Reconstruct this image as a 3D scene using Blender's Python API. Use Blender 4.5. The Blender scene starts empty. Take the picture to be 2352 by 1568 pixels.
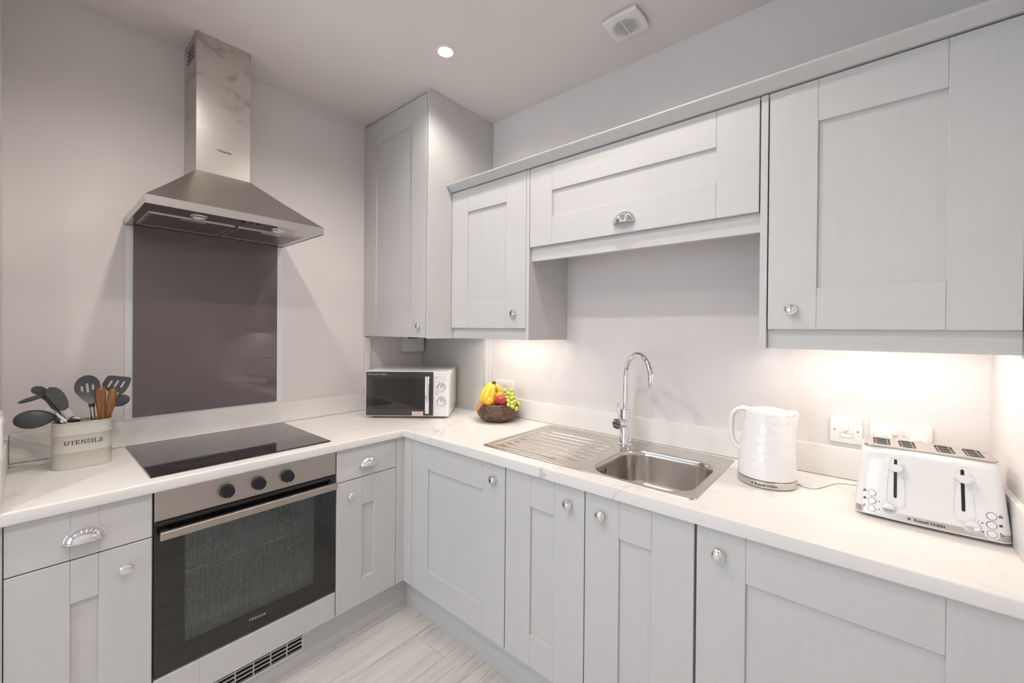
import bpy, bmesh, math, random
from mathutils import Vector, Matrix
from mathutils.geometry import tessellate_polygon

random.seed(7)
PI = math.pi
SC = bpy.context.scene
COL = SC.collection

# ------------------------------------------------------------------ camera
CAM_POS = Vector((2.3127, -1.7912, 1.4064))
F_PX, PPX, PPY = 941.36, 1178.29, 763.10
yaw, pitch, roll = [math.radians(a) for a in (40.341, -0.2862, 0.4866)]
fw = Vector((-math.sin(yaw) * math.cos(pitch), math.cos(yaw) * math.cos(pitch), math.sin(pitch)))
rt0 = Vector((math.cos(yaw), math.sin(yaw), 0))
up0 = rt0.cross(fw)
rt = rt0 * math.cos(roll) + up0 * math.sin(roll)
up = -rt0 * math.sin(roll) + up0 * math.cos(roll)
cam_data = bpy.data.cameras.new('camera')
cam = bpy.data.objects.new('camera', cam_data)
COL.objects.link(cam)
cam.matrix_world = Matrix(((rt.x, up.x, -fw.x, CAM_POS.x), (rt.y, up.y, -fw.y, CAM_POS.y),
                           (rt.z, up.z, -fw.z, CAM_POS.z), (0, 0, 0, 1)))
cam_data.sensor_fit = 'HORIZONTAL'
cam_data.sensor_width = 36
cam_data.lens = F_PX * 36 / 2352
cam_data.shift_x = -(PPX - 1176) / 2352
cam_data.shift_y = (PPY - 784) / 2352
cam_data.clip_start = 0.02
SC.camera = cam

# ------------------------------------------------------------------ world, exposure
world = bpy.data.worlds.new('world')
SC.world = world
world.use_nodes = True
world.node_tree.nodes['Background'].inputs[0].default_value = (0.62, 0.78, 1.0, 1)
world.node_tree.nodes['Background'].inputs[1].default_value = 1.0
SC.view_settings.view_transform = 'Standard'
SC.view_settings.look = 'None'
SC.view_settings.gamma = 1.0
SC.view_settings.exposure = 0.09
SC.view_settings.use_curve_mapping = False
SC.cycles.max_bounces = 6
SC.cycles.diffuse_bounces = 4
SC.cycles.glossy_bounces = 4
SC.cycles.transparent_max_bounces = 6
SC.cycles.use_adaptive_sampling = True
SC.cycles.adaptive_threshold = 0.10
SC.cycles.adaptive_min_samples = 10
SC.cycles.sample_clamp_indirect = 6.0

# room lights
CEIL = 2.642
DOWNLIGHTS = [(0.894, -0.600), (0.894, -1.370), (1.670, -0.700), (1.670, -1.390),
              (0.894, -2.140), (1.670, -2.140), (1.280, -3.400)]
DOWN_W = 22.5
DOWN_K = [0.70, 1.02, 0.82, 0.95, 1.0, 1.0, 1.0]      # per-lamp factors, set by hand to balance the brightness
DOWN_COL = (1.0, 0.92, 0.855)
WINDOW_W = 46.0
LED_W = 1.35
LED_COL = (1.0, 0.90, 0.82)


def area_light(name, loc, rot, sx, sy, watts, col):
    d = bpy.data.lights.new(name, 'AREA')
    d.shape = 'RECTANGLE'
    d.size, d.size_y = sx, sy
    d.energy, d.color = watts, col
    o = bpy.data.objects.new(name, d)
    o.location, o.rotation_euler = loc, rot
    COL.objects.link(o)
    return o


area_light('window_daylight', (1.10, -4.72, 1.30), (math.radians(90), 0, 0), 1.7, 2.0, WINDOW_W, (0.72, 0.86, 1.0))


# ------------------------------------------------------------------ materials
def lin(c):
    return tuple(((v / 255) / 12.92 if v / 255 <= 0.04045 else ((v / 255 + 0.055) / 1.055) ** 2.4) for v in c)


def mat(name, rgb, rough=0.5, metal=0.0, coat=0.0, spec=None, trans=0.0, ior=None, emit=None, alpha=None, sss=0.0):
    m = bpy.data.materials.new(name)
    m.use_nodes = True
    b = m.node_tree.nodes['Principled BSDF']
    b.inputs['Base Color'].default_value = (*lin(rgb), 1)
    b.inputs['Roughness'].default_value = rough
    b.inputs['Metallic'].default_value = metal
    if coat:
        b.inputs['Coat Weight'].default_value = coat
        b.inputs['Coat Roughness'].default_value = 0.04
    if spec is not None:
        b.inputs['Specular IOR Level'].default_value = spec
    if trans:
        b.inputs['Transmission Weight'].default_value = trans
    if ior:
        b.inputs['IOR'].default_value = ior
    if alpha is not None:
        b.inputs['Alpha'].default_value = alpha
    if sss:
        b.inputs['Subsurface Weight'].default_value = sss
        b.inputs['Subsurface Radius'].default_value = (0.01, 0.006, 0.003)
    if emit:
        b.inputs['Emission Color'].default_value = (*emit[0], 1)
        b.inputs['Emission Strength'].default_value = emit[1]
    return m


class NT:
    """small node helper on one material"""

    def __init__(s, m):
        s.t = m.node_tree
        s.b = s.t.nodes['Principled BSDF']
        s.co = s.t.nodes.new('ShaderNodeTexCoord')

    def n(s, kind, **kw):
        x = s.t.nodes.new(kind)
        for k, v in kw.items():
            setattr(x, k, v)
        return x

    def l(s, a, b):
        s.t.links.new(a, b)

    def mapped(s, scale, out='Object', loc=(0, 0, 0), rot=(0, 0, 0)):
        mp = s.n('ShaderNodeMapping')
        mp.inputs['Scale'].default_value = scale
        mp.inputs['Location'].default_value = loc
        mp.inputs['Rotation'].default_value = rot
        s.l(s.co.outputs[out], mp.inputs[0])
        return mp.outputs[0]

    def noise(s, vec, scale=1.0, detail=3.0, rough=0.5, dist=0.0):
        x = s.n('ShaderNodeTexNoise')
        x.inputs['Scale'].default_value = scale
        x.inputs['Detail'].default_value = detail
        x.inputs['Roughness'].default_value = rough
        x.inputs['Distortion'].default_value = dist
        s.l(vec, x.inputs['Vector'])
        return x.outputs[0]

    def ramp(s, fac, stops):
        r = s.n('ShaderNodeValToRGB')
        e = r.color_ramp.elements
        while len(e) < len(stops):
            e.new(0.5)
        for q, (p, c) in zip(e, stops):
            q.position = p
            q.color = (*c, 1) if len(c) == 3 else c
        s.l(fac, r.inputs[0])
        return r.outputs[0]

    def mix(s, fac, a, b, blend='MIX'):
        x = s.n('ShaderNodeMix', data_type='RGBA', blend_type=blend)
        for src, i in ((fac, 0), (a, 6), (b, 7)):
            if isinstance(src, (int, float)):
                x.inputs[i].default_value = src
            elif isinstance(src, tuple):
                x.inputs[i].default_value = (*src, 1)
            else:
                s.l(src, x.inputs[i])
        return x.outputs[2]

    def math(s, op, a, b=0.0):
        x = s.n('ShaderNodeMath', operation=op)
        for src, i in ((a, 0), (b, 1)):
            if isinstance(src, (int, float)):
                x.inputs[i].default_value = src
            else:
                s.l(src, x.inputs[i])
        return x.outputs[0]

    def bump(s, height, strength=0.2, dist=0.001):
        x = s.n('ShaderNodeBump')
        x.inputs['Strength'].default_value = strength
        x.inputs['Distance'].default_value = dist
        s.l(height, x.inputs['Height'])
        s.l(x.outputs[0], s.b.inputs['Normal'])

    def color(s, out):
        s.l(out, s.b.inputs['Base Color'])

    def rough(s, out):
        s.l(out, s.b.inputs['Roughness'])


def g(v):
    return (v, v, v)


def plaster(name, rgb, rough=0.85):
    m = mat(name, rgb, rough, spec=0.2)
    n = NT(m)
    v = n.noise(n.mapped((1.3, 1.3, 1.3)), 1.0, 2)
    c = lin(rgb)
    n.color(n.ramp(v, [(0.3, tuple(x * 0.97 for x in c)), (0.7, tuple(min(1, x * 1.03) for x in c))]))
    return m


M = {}
M['wall'] = plaster('wall_paint', (224, 219, 217))
M['ceiling'] = plaster('ceiling_paint', (226, 220, 217))
CAB = (203, 202, 200)


def grain(name, axis, rgb=CAB):
    m = mat(name, rgb, 0.42, spec=0.35)
    n = NT(m)
    sc = [150.0, 150.0, 150.0]
    sc['xyz'.index(axis)] = 5.0
    h = n.noise(n.mapped(tuple(sc)), 1.0, 2, 0.6, 0.0)
    sc2 = [28.0, 28.0, 28.0]
    sc2['xyz'.index(axis)] = 2.0
    h2 = n.noise(n.mapped(tuple(sc2)), 1.0, 1, 0.5, 0.6)
    hh = n.math('ADD', n.math('MULTIPLY', h, 0.88), n.math('MULTIPLY', h2, 0.12))
    n.bump(hh, 0.16, 0.0010)
    c = lin(rgb)
    n.color(n.ramp(hh, [(0.35, tuple(x * 0.985 for x in c)), (0.65, tuple(x * 1.008 for x in c))]))
    return m


for a in 'xyz':
    M['cab_' + a] = grain('painted_oak_' + a, a)


def marble(name):
    base = lin((232, 229, 225))
    m = mat(name, (232, 228, 224), 0.34, spec=0.4)
    n = NT(m)
    vec = n.mapped((1.0, 1.0, 1.0), rot=(0.3, 0.2, 0.5))
    a = n.noise(vec, 1.7, 4, 0.55, 1.2)
    va = n.math('ABSOLUTE', n.math('SUBTRACT', a, 0.5))
    ra = n.ramp(va, [(0.0, g(1)), (0.005, g(0.40)), (0.016, g(0))])
    mask = n.ramp(n.noise(n.mapped((1, 1, 1), loc=(4, 2, 1)), 1.7, 2), [(0.53, g(0)), (0.66, g(1))])
    b = n.noise(n.mapped((1, 1, 1), loc=(7, 3, 5)), 3.4, 4, 0.6, 1.0)
    vb = n.math('ABSOLUTE', n.math('SUBTRACT', b, 0.5))
    rb = n.ramp(vb, [(0.0, g(0.55)), (0.004, g(0.2)), (0.014, g(0))])
    mask2 = n.ramp(n.noise(n.mapped((1, 1, 1), loc=(1, 8, 2)), 3.0, 2), [(0.55, g(0)), (0.68, g(1))])
    v = n.math('ADD', n.math('MULTIPLY', ra, mask), n.math('MULTIPLY', rb, mask2))
    v = n.math('MINIMUM', n.math('MULTIPLY', v, 0.55), 1.0)
    cloud = n.ramp(n.noise(n.mapped((1, 1, 1)), 2.6, 3), [(0.3, tuple(x * 0.95 for x in base)), (0.7, base)])
    n.color(n.mix(v, cloud, lin((172, 167, 162))))
    return m


M['marble'] = marble('white_marble_laminate')
M['chrome'] = mat('polished_chrome', (236, 236, 237), 0.04, 1.0)


def brushed(name, axis, rgb=(208, 203, 197), rough=0.28, smudge=False):
    m = mat(name, rgb, rough, 1.0)
    if smudge:
        n = NT(m)
    c = lin(rgb)
    if smudge:
        s = n.noise(n.mapped((1, 11, 16)), 1.0, 6, 0.62, 0.3)
        z = n.n('ShaderNodeSeparateXYZ')
        n.l(n.co.outputs['Object'], z.inputs[0])
        up_ = n.ramp(n.math('MULTIPLY', n.math('SUBTRACT', z.outputs[2], 0.35), 2.4), [(0.0, g(0.12)), (0.7, g(1))])
        f = n.math('MULTIPLY', n.ramp(s, [(0.52, g(0)), (0.64, g(0.85))]), up_)
        n.color(n.mix(f, c, tuple(x * 0.70 for x in c)))
        n.rough(n.mix(f, g(rough), g(rough + 0.18)))
    return m


M['steel_x'] = brushed('brushed_steel_x', 'x')
M['steel_y'] = brushed('brushed_steel_y', 'y')
M['steel_z'] = brushed('brushed_steel_z', 'z')
M['steel_smudged'] = brushed('smudged_brushed_steel', 'y', smudge=True)
M['oven_steel'] = brushed('oven_steel', 'y', (184, 176, 168), 0.34)
M['sink_steel'] = brushed('sink_steel', 'x', (206, 201, 195), 0.22)
M['black_glass'] = mat('black_glass', (12, 11, 12), 0.04, coat=0.6)
M['hob_print'] = mat('hob_print', (92, 90, 92), 0.3)
M['black_plastic'] = mat('black_plastic', (20, 21, 24), 0.32)
M['dark'] = mat('dark_void', (22, 21, 21), 0.8)
M['gap'] = mat('grey_gasket', (70, 68, 68), 0.7)
M['white_gloss'] = mat('white_gloss_plastic', (236, 235, 232), 0.16, coat=0.3)
M['white_plastic'] = mat('white_plastic', (232, 229, 226), 0.35)
M['white_trim'] = mat('white_trim', (226, 224, 222), 0.5)
M['white_label'] = mat('sticker_paper', (226, 214, 216), 0.6)
M['red_print'] = mat('red_print', (206, 120, 124), 0.6)
M['grey_print'] = mat('grey_print', (70, 70, 72), 0.5)
M['light_print'] = mat('light_print', (150, 148, 146), 0.4)
M['brass'] = mat('screw_metal', (170, 160, 140), 0.35, 1.0)
M['splash'] = mat('mauve_glass', (104, 91, 95), 0.03, coat=0.5, spec=0.5)
M['backing'] = mat('pale_backing', (226, 229, 236), 0.25)
M['silicone'] = mat('charcoal_silicone', (72, 75, 77), 0.45)
M['cream_tin'] = mat('cream_enamel', (200, 197, 189), 0.28, coat=0.2)
M['ink'] = mat('black_ink', (34, 30, 30), 0.5)
M['grape'] = mat('green_grape', (206, 211, 98), 0.22, sss=0.2)
M['grape_stem'] = mat('grape_stem', (118, 112, 48), 0.6)
M['banana_tip'] = mat('banana_tip', (92, 66, 36), 0.7)
M['filter'] = None


def simple_noise_mat(name, c1, c2, scale, rough=0.5, dist=0.5, bumps=0.0, detail=4, lo=0.35, hi=0.65, coat=0.0):
    m = mat(name, c1, rough, coat=coat)
    n = NT(m)
    v = n.noise(n.mapped(scale), 1.0, detail, 0.55, dist)
    n.color(n.ramp(v, [(lo, lin(c1)), (hi, lin(c2))]))
    if bumps:
        n.bump(v, bumps, 0.001)
    return m


M['banana'] = simple_noise_mat('banana_skin', (245, 218, 92), (234, 200, 66), (26, 26, 10), 0.45)
M['orange'] = simple_noise_mat('orange_peel', (246, 184, 44), (240, 160, 34), (300, 300, 300), 0.42, bumps=0.35)
M['apple'] = simple_noise_mat('apple_skin', (158, 30, 44), (190, 72, 70), (60, 60, 20), 0.25, coat=0.3)
M['walnut'] = simple_noise_mat('walnut', (62, 42, 32), (112, 80, 60), (14, 14, 52), 0.42, 2.2, 0.15)
M['sapwood'] = simple_noise_mat('sapwood', (206, 146, 90), (188, 124, 70), (20, 20, 90), 0.45)
M['utensil_wood'] = simple_noise_mat('acacia_wood', (154, 106, 60), (92, 56, 30), (90, 90, 9), 0.42, 1.2)


def bowl_wood(name):
    m = mat(name, (80, 55, 42), 0.42)
    n = NT(m)
    vec = n.mapped((20, 20, 46), rot=(0.0, 0.55, 0.0))
    v = n.noise(vec, 1.0, 4, 0.6, 1.8)
    dark = n.ramp(v, [(0.36, lin((62, 42, 33))), (0.5, lin((92, 66, 51))), (0.66, lin((124, 93, 72)))])
    sep = n.n('ShaderNodeSeparateXYZ')
    n.l(n.co.outputs['Object'], sep.inputs[0])
    # sapwood streak on one flank of the turned bowl
    q = n.math('SUBTRACT', n.math('MULTIPLY', sep.outputs[0], -1.0), n.math('MULTIPLY', n.math('SUBTRACT', 0.098, sep.outputs[2]), 0.55))
    f = n.ramp(n.math('ADD', q, n.math('MULTIPLY', v, 0.006)), [(0.0835, g(0)), (0.0855, g(1))])
    n.color(n.mix(f, dark, lin((206, 146, 92))))
    return m


M['bowl'] = bowl_wood('turned_walnut')


def floor_mat():
    m = mat('whitewashed_oak', (206, 200, 193), 0.42, spec=0.35)
    n = NT(m)
    info = n.n('ShaderNodeObjectInfo')
    off = n.n('ShaderNodeVectorMath', operation='ADD')
    sc = n.n('ShaderNodeVectorMath', operation='SCALE')
    n.l(info.outputs['Random'], sc.inputs['Scale'])
    sc.inputs[0].default_value = (37, 53, 11)
    n.l(n.co.outputs['Object'], off.inputs[0])
    n.l(sc.outputs[0], off.inputs[1])
    mp = n.n('ShaderNodeMapping')
    mp.inputs['Scale'].default_value = (34, 2.4, 1)
    n.l(off.outputs[0], mp.inputs[0])
    v = n.noise(mp.outputs[0], 1.0, 6, 0.62, 1.1)
    mp2 = n.n('ShaderNodeMapping')
    mp2.inputs['Scale'].default_value = (9, 1.5, 1)
    n.l(off.outputs[0], mp2.inputs[0])
    v2 = n.noise(mp2.outputs[0], 1.0, 3, 0.5, 0.6)
    c = n.ramp(v, [(0.28, lin((178, 173, 168))), (0.42, lin((214, 210, 206))), (0.7, lin((228, 225, 221)))])
    c2 = n.ramp(v2, [(0.35, lin((214, 210, 206))), (0.65, lin((240, 237, 234)))])
    n.color(n.mix(0.5, c, c2, 'MULTIPLY'))
    n.bump(v, 0.15, 0.001)
    return m


M['floor'] = floor_mat()


def window_glass(name):
    """see-through oven window printed with a fine dot grid"""
    m = bpy.data.materials.new(name)
    m.use_nodes = True
    n = NT(m)
    t = m.node_tree
    n.b.inputs['Base Color'].default_value = (*lin((88, 92, 90)), 1)
    n.b.inputs['Roughness'].default_value = 0.05
    tr = n.n('ShaderNodeBsdfTransparent')
    tr.inputs[0].default_value = (0.88, 0.93, 0.90, 1)
    gl = n.n('ShaderNodeBsdfGlossy')
    gl.inputs['Roughness'].default_value = 0.03
    gl.inputs['Color'].default_value = (1, 1, 1, 1)
    clear = n.n('ShaderNodeMixShader')
    clear.inputs[0].default_value = 0.05
    n.l(tr.outputs[0], clear.inputs[1])
    n.l(gl.outputs[0], clear.inputs[2])
    v = n.n('ShaderNodeTexVoronoi', feature='F1', voronoi_dimensions='2D')
    v.inputs['Scale'].default_value = 1.0
    v.inputs['Randomness'].default_value = 0.0
    sp = n.n('ShaderNodeSeparateXYZ')
    cb = n.n('ShaderNodeCombineXYZ')
    n.l(n.co.outputs['Object'], sp.inputs[0])
    n.l(n.math('MULTIPLY', sp.outputs[1], 1 / 0.0056), cb.inputs[0])
    n.l(n.math('MULTIPLY', sp.outputs[2], 1 / 0.0056), cb.inputs[1])
    n.l(cb.outputs[0], v.inputs['Vector'])
    f = n.ramp(v.outputs[0], [(0.30, g(1)), (0.40, g(0))])
    mx = n.n('ShaderNodeMixShader')
    n.l(f, mx.inputs[0])
    n.l(clear.outputs[0], mx.inputs[1])
    n.l(n.b.outputs[0], mx.inputs[2])
    n.l(mx.outputs[0], t.nodes['Material Output'].inputs[0])
    return m


M['oven_glass'] = window_glass('oven_window_glass')


def mesh_screen(name, rgb1, rgb2, cell, metal=0.0):
    m = mat(name, rgb1, 0.4, metal)
    n = NT(m)
    v = n.n('ShaderNodeTexVoronoi', feature='F1')
    v.inputs['Scale'].default_value = 1.0
    v.inputs['Randomness'].default_value = 0.0
    n.l(n.mapped((1 / cell, 1 / cell, 1 / cell)), v.inputs['Vector'])
    n.color(n.ramp(v.outputs[0], [(0.36, lin(rgb1)), (0.48, lin(rgb2))]))
    return m


M['filter'] = mesh_screen('grease_filter_mesh', (84, 78, 76), (168, 158, 150), 0.0045, 0.85)
M['cavity'] = mat('oven_cavity_enamel', (168, 174, 171), 0.4)


def kettle_mat():
    m = mat('white_honeycomb_plastic', (238, 237, 235), 0.20, coat=0.3)
    n = NT(m)
    v = n.n('ShaderNodeTexVoronoi', feature='DISTANCE_TO_EDGE')
    v.inputs['Scale'].default_value = 1.0
    v.inputs['Randomness'].default_value = 0.25
    n.l(n.mapped((44, 44, 34)), v.inputs['Vector'])
    h = n.ramp(v.outputs[0], [(0.0, g(0)), (0.35, g(1))])
    n.bump(h, 0.6, 0.0014)
    return m


M['honeycomb'] = kettle_mat()
M['lamp'] = mat('lamp_lens', (255, 250, 240), 0.3, emit=((1.0, 0.93, 0.82), 26.0))
M['led'] = mat('led_diffuser', (255, 250, 240), 0.3, emit=((1.0, 0.90, 0.78), 7.0))

for q in ('lamp', 'led'):      # the lamps' light comes from the light objects set in them
    M[q].cycles.emission_sampling = 'NONE'

# ------------------------------------------------------------------ mesh helpers
OFF = {}


def finish(bm, smooth=None):
    bmesh.ops.recalc_face_normals(bm, faces=bm.faces)
    me = bpy.data.meshes.new('m')
    bm.to_mesh(me)
    bm.free()
    if smooth is not None:
        for p in me.polygons:
            p.use_smooth = True
        me.set_sharp_from_angle(angle=math.radians(smooth))
    return me


def obj(name, bm, m, parent=None, smooth=None, loc=None):
    """link a bmesh (or mesh) as one object; coordinates are in the frame of the thing's base offset"""
    me = finish(bm, smooth) if isinstance(bm, bmesh.types.BMesh) else bm
    me.name = name
    if isinstance(m, str):
        m = M[m]
    if m is not None and not me.materials:
        me.materials.append(m)
    o = bpy.data.objects.new(name, me)
    COL.objects.link(o)
    if parent is not None:
        o.parent = parent
        off = OFF.get(parent.name)
        if off is not None:
            OFF[o.name] = off
            if not me.get('shifted'):
                me.transform(Matrix.Translation(-off))
                me['shifted'] = 1
    if loc is not None:
        o.location = loc
    return o


def tag(o, label, cat, group=None, kind=None):
    if label:
        o['label'] = label
    if cat:
        o['category'] = cat
    if group:
        o['group'] = group
    if kind:
        o['kind'] = kind
    return o


def thing(name, label, cat, loc=(0, 0, 0), rotz=0.0, group=None, world=False):
    """Empty at the base; world=True: parts are written in world coordinates"""
    o = bpy.data.objects.new(name, None)
    o.empty_display_size = 0.05
    COL.objects.link(o)
    o.location = loc
    o.rotation_euler = (0, 0, rotz)
    if world:
        OFF[o.name] = Vector(loc)
    return tag(o, label, cat, group)


def struct(name, bm, m, label=None, smooth=None):
    o = obj(name, bm, m, None, smooth)
    o['kind'] = 'structure'
    if label:
        o['label'] = label
    return o


def new():
    return bmesh.new()


def box(bm, x0, x1, y0, y1, z0, z1, bev=0.0, seg=2, M4=None):
    r = bmesh.ops.create_cube(bm, size=1.0)
    vs = r['verts']
    for v in vs:
        v.co = Vector((x0 + (v.co.x + .5) * (x1 - x0), y0 + (v.co.y + .5) * (y1 - y0), z0 + (v.co.z + .5) * (z1 - z0)))
    if bev > 0:
        es = list({e for v in vs for e in v.link_edges})
        r2 = bmesh.ops.bevel(bm, geom=es, offset=bev, segments=seg, profile=0.5, affect='EDGES')
        vs = list({v for f in r2['faces'] for v in f.verts} | {v for v in vs if v.is_valid})
        if M4 is not None:
            seen, st = set(vs), list(vs)
            while st:
                for e in st.pop().link_edges:
                    for v in e.verts:
                        if v not in seen:
                            seen.add(v)
                            st.append(v)
            vs = list(seen)
    if M4 is not None:
        for v in vs:
            v.co = M4 @ v.co
    return bm


def bx(*a, **k):
    return box(new(), *a, **k)


def loft(bm, loops, cap0=True, cap1=True, closed=True):
    rows = [[bm.verts.new(p) for p in L] for L in loops]
    n = len(rows[0])
    for a, b in zip(rows, rows[1:]):
        for i in range(n if closed else n - 1):
            j = (i + 1) % n
            bm.faces.new((a[i], a[j], b[j], b[i]))
    if cap0:
        bm.faces.new(rows[0][::-1])
    if cap1:
        bm.faces.new(rows[-1])
    return bm


def lathe(bm, prof, n=32, M4=None):
    """profile of (r, h) about the local z axis"""
    rows = []
    for r, h in prof:
        if r < 1e-6:
            rows.append([bm.verts.new((M4 or Matrix()) @ Vector((0, 0, h)))])
        else:
            rows.append([bm.verts.new((M4 or Matrix()) @ Vector((r * math.cos(2 * PI * i / n), r * math.sin(2 * PI * i / n), h))) for i in range(n)])
    for a, b in zip(rows, rows[1:]):
        if len(a) == 1 and len(b) == 1:
            continue
        for i in range(n):
            j = (i + 1) % n
            if len(a) == 1:
                bm.faces.new((a[0], b[i], b[j]))
            elif len(b) == 1:
                bm.faces.new((a[i], a[j], b[0]))
            else:
                bm.faces.new((a[i], a[j], b[j], b[i]))
    for r in (rows[0], rows[-1]):
        if len(r) > 1:
            try:
                bm.faces.new(r)
            except ValueError:
                pass
    return bm


def tube(bm, pts, rad, n=10, cap=True):
    pts = [Vector(p) for p in pts]
    rads = rad if isinstance(rad, (list, tuple)) else [rad] * len(pts)
    t = (pts[1] - pts[0]).normalized()
    nrm = t.orthogonal().normalized()
    loops = []
    for i, p in enumerate(pts):
        t2 = ((pts[min(i + 1, len(pts) - 1)] - pts[max(i - 1, 0)])).normalized()
        nrm = (nrm - t2 * nrm.dot(t2)).normalized()
        b = t2.cross(nrm)
        loops.append([p + (nrm * math.cos(2 * PI * k / n) + b * math.sin(2 * PI * k / n)) * rads[i] for k in range(n)])
    return loft(bm, loops, cap, cap)


def rrect(hx, hy, r, n=5, cx=0, cy=0):
    r = min(r, hx - 1e-4, hy - 1e-4)
    out = []
    for sx, sy, a0 in ((1, 1, 0), (-1, 1, 90), (-1, -1, 180), (1, -1, 270)):
        for i in range(n + 1):
            a = math.radians(a0 + 90 * i / n)
            out.append((cx + sx * (hx - r) + r * math.cos(a), cy + sy * (hy - r) + r * math.sin(a)))
    return out


def plate(bm, outer, holes, t0, t1, fn):
    """extrude a 2-D outline with holes from t0 to t1; fn(u, v, t) -> point"""
    loops = [outer] + list(holes)
    tris = tessellate_polygon([[Vector((u, v, 0)) for u, v in L] for L in loops])
    flat = [p for L in loops for p in L]
    A = [bm.verts.new(fn(u, v, t0)) for u, v in flat]
    B = [bm.verts.new(fn(u, v, t1)) for u, v in flat]
    for t in tris:
        try:
            bm.faces.new([A[i] for i in t])
            bm.faces.new([B[i] for i in reversed(t)])
        except ValueError:
            pass
    k = 0
    for L in loops:
        n = len(L)
        for i in range(n):
            j = (i + 1) % n
            bm.faces.new((A[k + i], A[k + j], B[k + j], B[k + i]))
        k += n
    return bm


def spline(P, n=5):
    """Catmull-Rom through the given points"""
    Q = []
    for i in range(len(P) - 1):
        p0, p1, p2, p3 = P[max(i - 1, 0)], P[i], P[i + 1], P[min(i + 2, len(P) - 1)]
        for k in range(n):
            t = k / n
            Q.append(0.5 * ((2 * p1) + (p2 - p0) * t + (2 * p0 - 5 * p1 + 4 * p2 - p3) * t * t + (3 * p1 - p0 - 3 * p2 + p3) * t ** 3))
    Q.append(P[-1])
    return Q


def circle(r, n=24, cx=0, cy=0, ry=None):
    ry = r if ry is None else ry
    return [(cx + r * math.cos(2 * PI * i / n), cy + ry * math.sin(2 * PI * i / n)) for i in range(n)]


def slot2d(cx, cy, w, h, n=5, rot=0.0):
    """upright capsule outline"""
    r = w / 2
    pts = []
    for i in range(n + 1):
        a = PI * i / n
        pts.append((r * math.cos(a), h / 2 - r + r * math.sin(a)))
    for i in range(n + 1):
        a = PI + PI * i / n
        pts.append((r * math.cos(a), -h / 2 + r + r * math.sin(a)))
    c, s = math.cos(rot), math.sin(rot)
    return [(cx + u * c - v * s, cy + u * s + v * c) for u, v in pts]


def sphere(bm, c, r, seg=16, M4=None):
    m = Matrix.Translation(c) @ (M4 or Matrix()) @ Matrix.Diagonal((*(r if isinstance(r, tuple) else (r, r, r)), 1))
    bmesh.ops.create_uvsphere(bm, u_segments=seg, v_segments=seg // 2 + 2, radius=1.0, matrix=m)
    return bm


def text_mesh(s, size, fn, depth=0.0004, bold=0.0, spacing=1.0):
    """flat lettering with a little thickness; fn maps (u, v, t) to a point"""
    cu = bpy.data.curves.new('t', 'FONT')
    cu.body = s
    cu.size = size
    cu.align_x, cu.align_y = 'CENTER', 'CENTER'
    cu.extrude = depth / 2
    cu.offset = bold
    cu.space_character = spacing
    cu.resolution_u = 3
    o = bpy.data.objects.new('t', cu)
    COL.objects.link(o)
    bpy.context.view_layer.update()
    me = bpy.data.meshes.new_from_object(o.evaluated_get(bpy.context.evaluated_depsgraph_get()))
    bpy.data.objects.remove(o)
    bpy.data.curves.remove(cu)
    for v in me.vertices:
        v.co = fn(v.co.x, v.co.y, v.co.z)
    me.materials.clear()
    return me


def hood_side(N):
    """face looking +x: u = y, v = z"""
    return lambda u, v, t: Vector((N + t, u, v))


def sink_side(N):
    """face looking -y: u = x, v = z"""
    return lambda u, v, t: Vector((u, -(N + t), v))


def sbox(side, N, u0, u1, z0, z1, n0, n1, bev=0.0, seg=1, bm=None):
    bm = bm or new()
    if side == 'h':
        return box(bm, N + n0, N + n1, u0, u1, z0, z1, bev, seg)
    return box(bm, u0, u1, -(N + n1), -(N + n0), z0, z1, bev, seg)


def facing(side, N, u, z):
    """matrix: local z = outward, local x = u, local y = up, origin on the face"""
    if side == 'h':
        return Matrix(((0, 0, 1, N), (1, 0, 0, u), (0, 1, 0, z), (0, 0, 0, 1)))
    return Matrix(((1, 0, 0, u), (0, 0, -1, -N), (0, 1, 0, z), (0, 0, 0, 1)))


KNOB = [(0.0, -0.004), (0.0095, -0.004), (0.0095, 0.001), (0.0070, 0.003), (0.0070, 0.008), (0.0150, 0.0115), (0.0176, 0.0145), (0.0178, 0.0165),
        (0.0166, 0.0185), (0.0150, 0.0188), (0.0148, 0.0198), (0.0120, 0.0222), (0.0070, 0.0238), (0.0, 0.0244)]


def knob(side, N, u, z, parent):
    bm = lathe(new(), KNOB, 28, facing(side, N, u, z))
    o = obj('knob', bm, 'chrome', parent, 40)
    o['label'] = 'round polished chrome knob'
    return o


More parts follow.
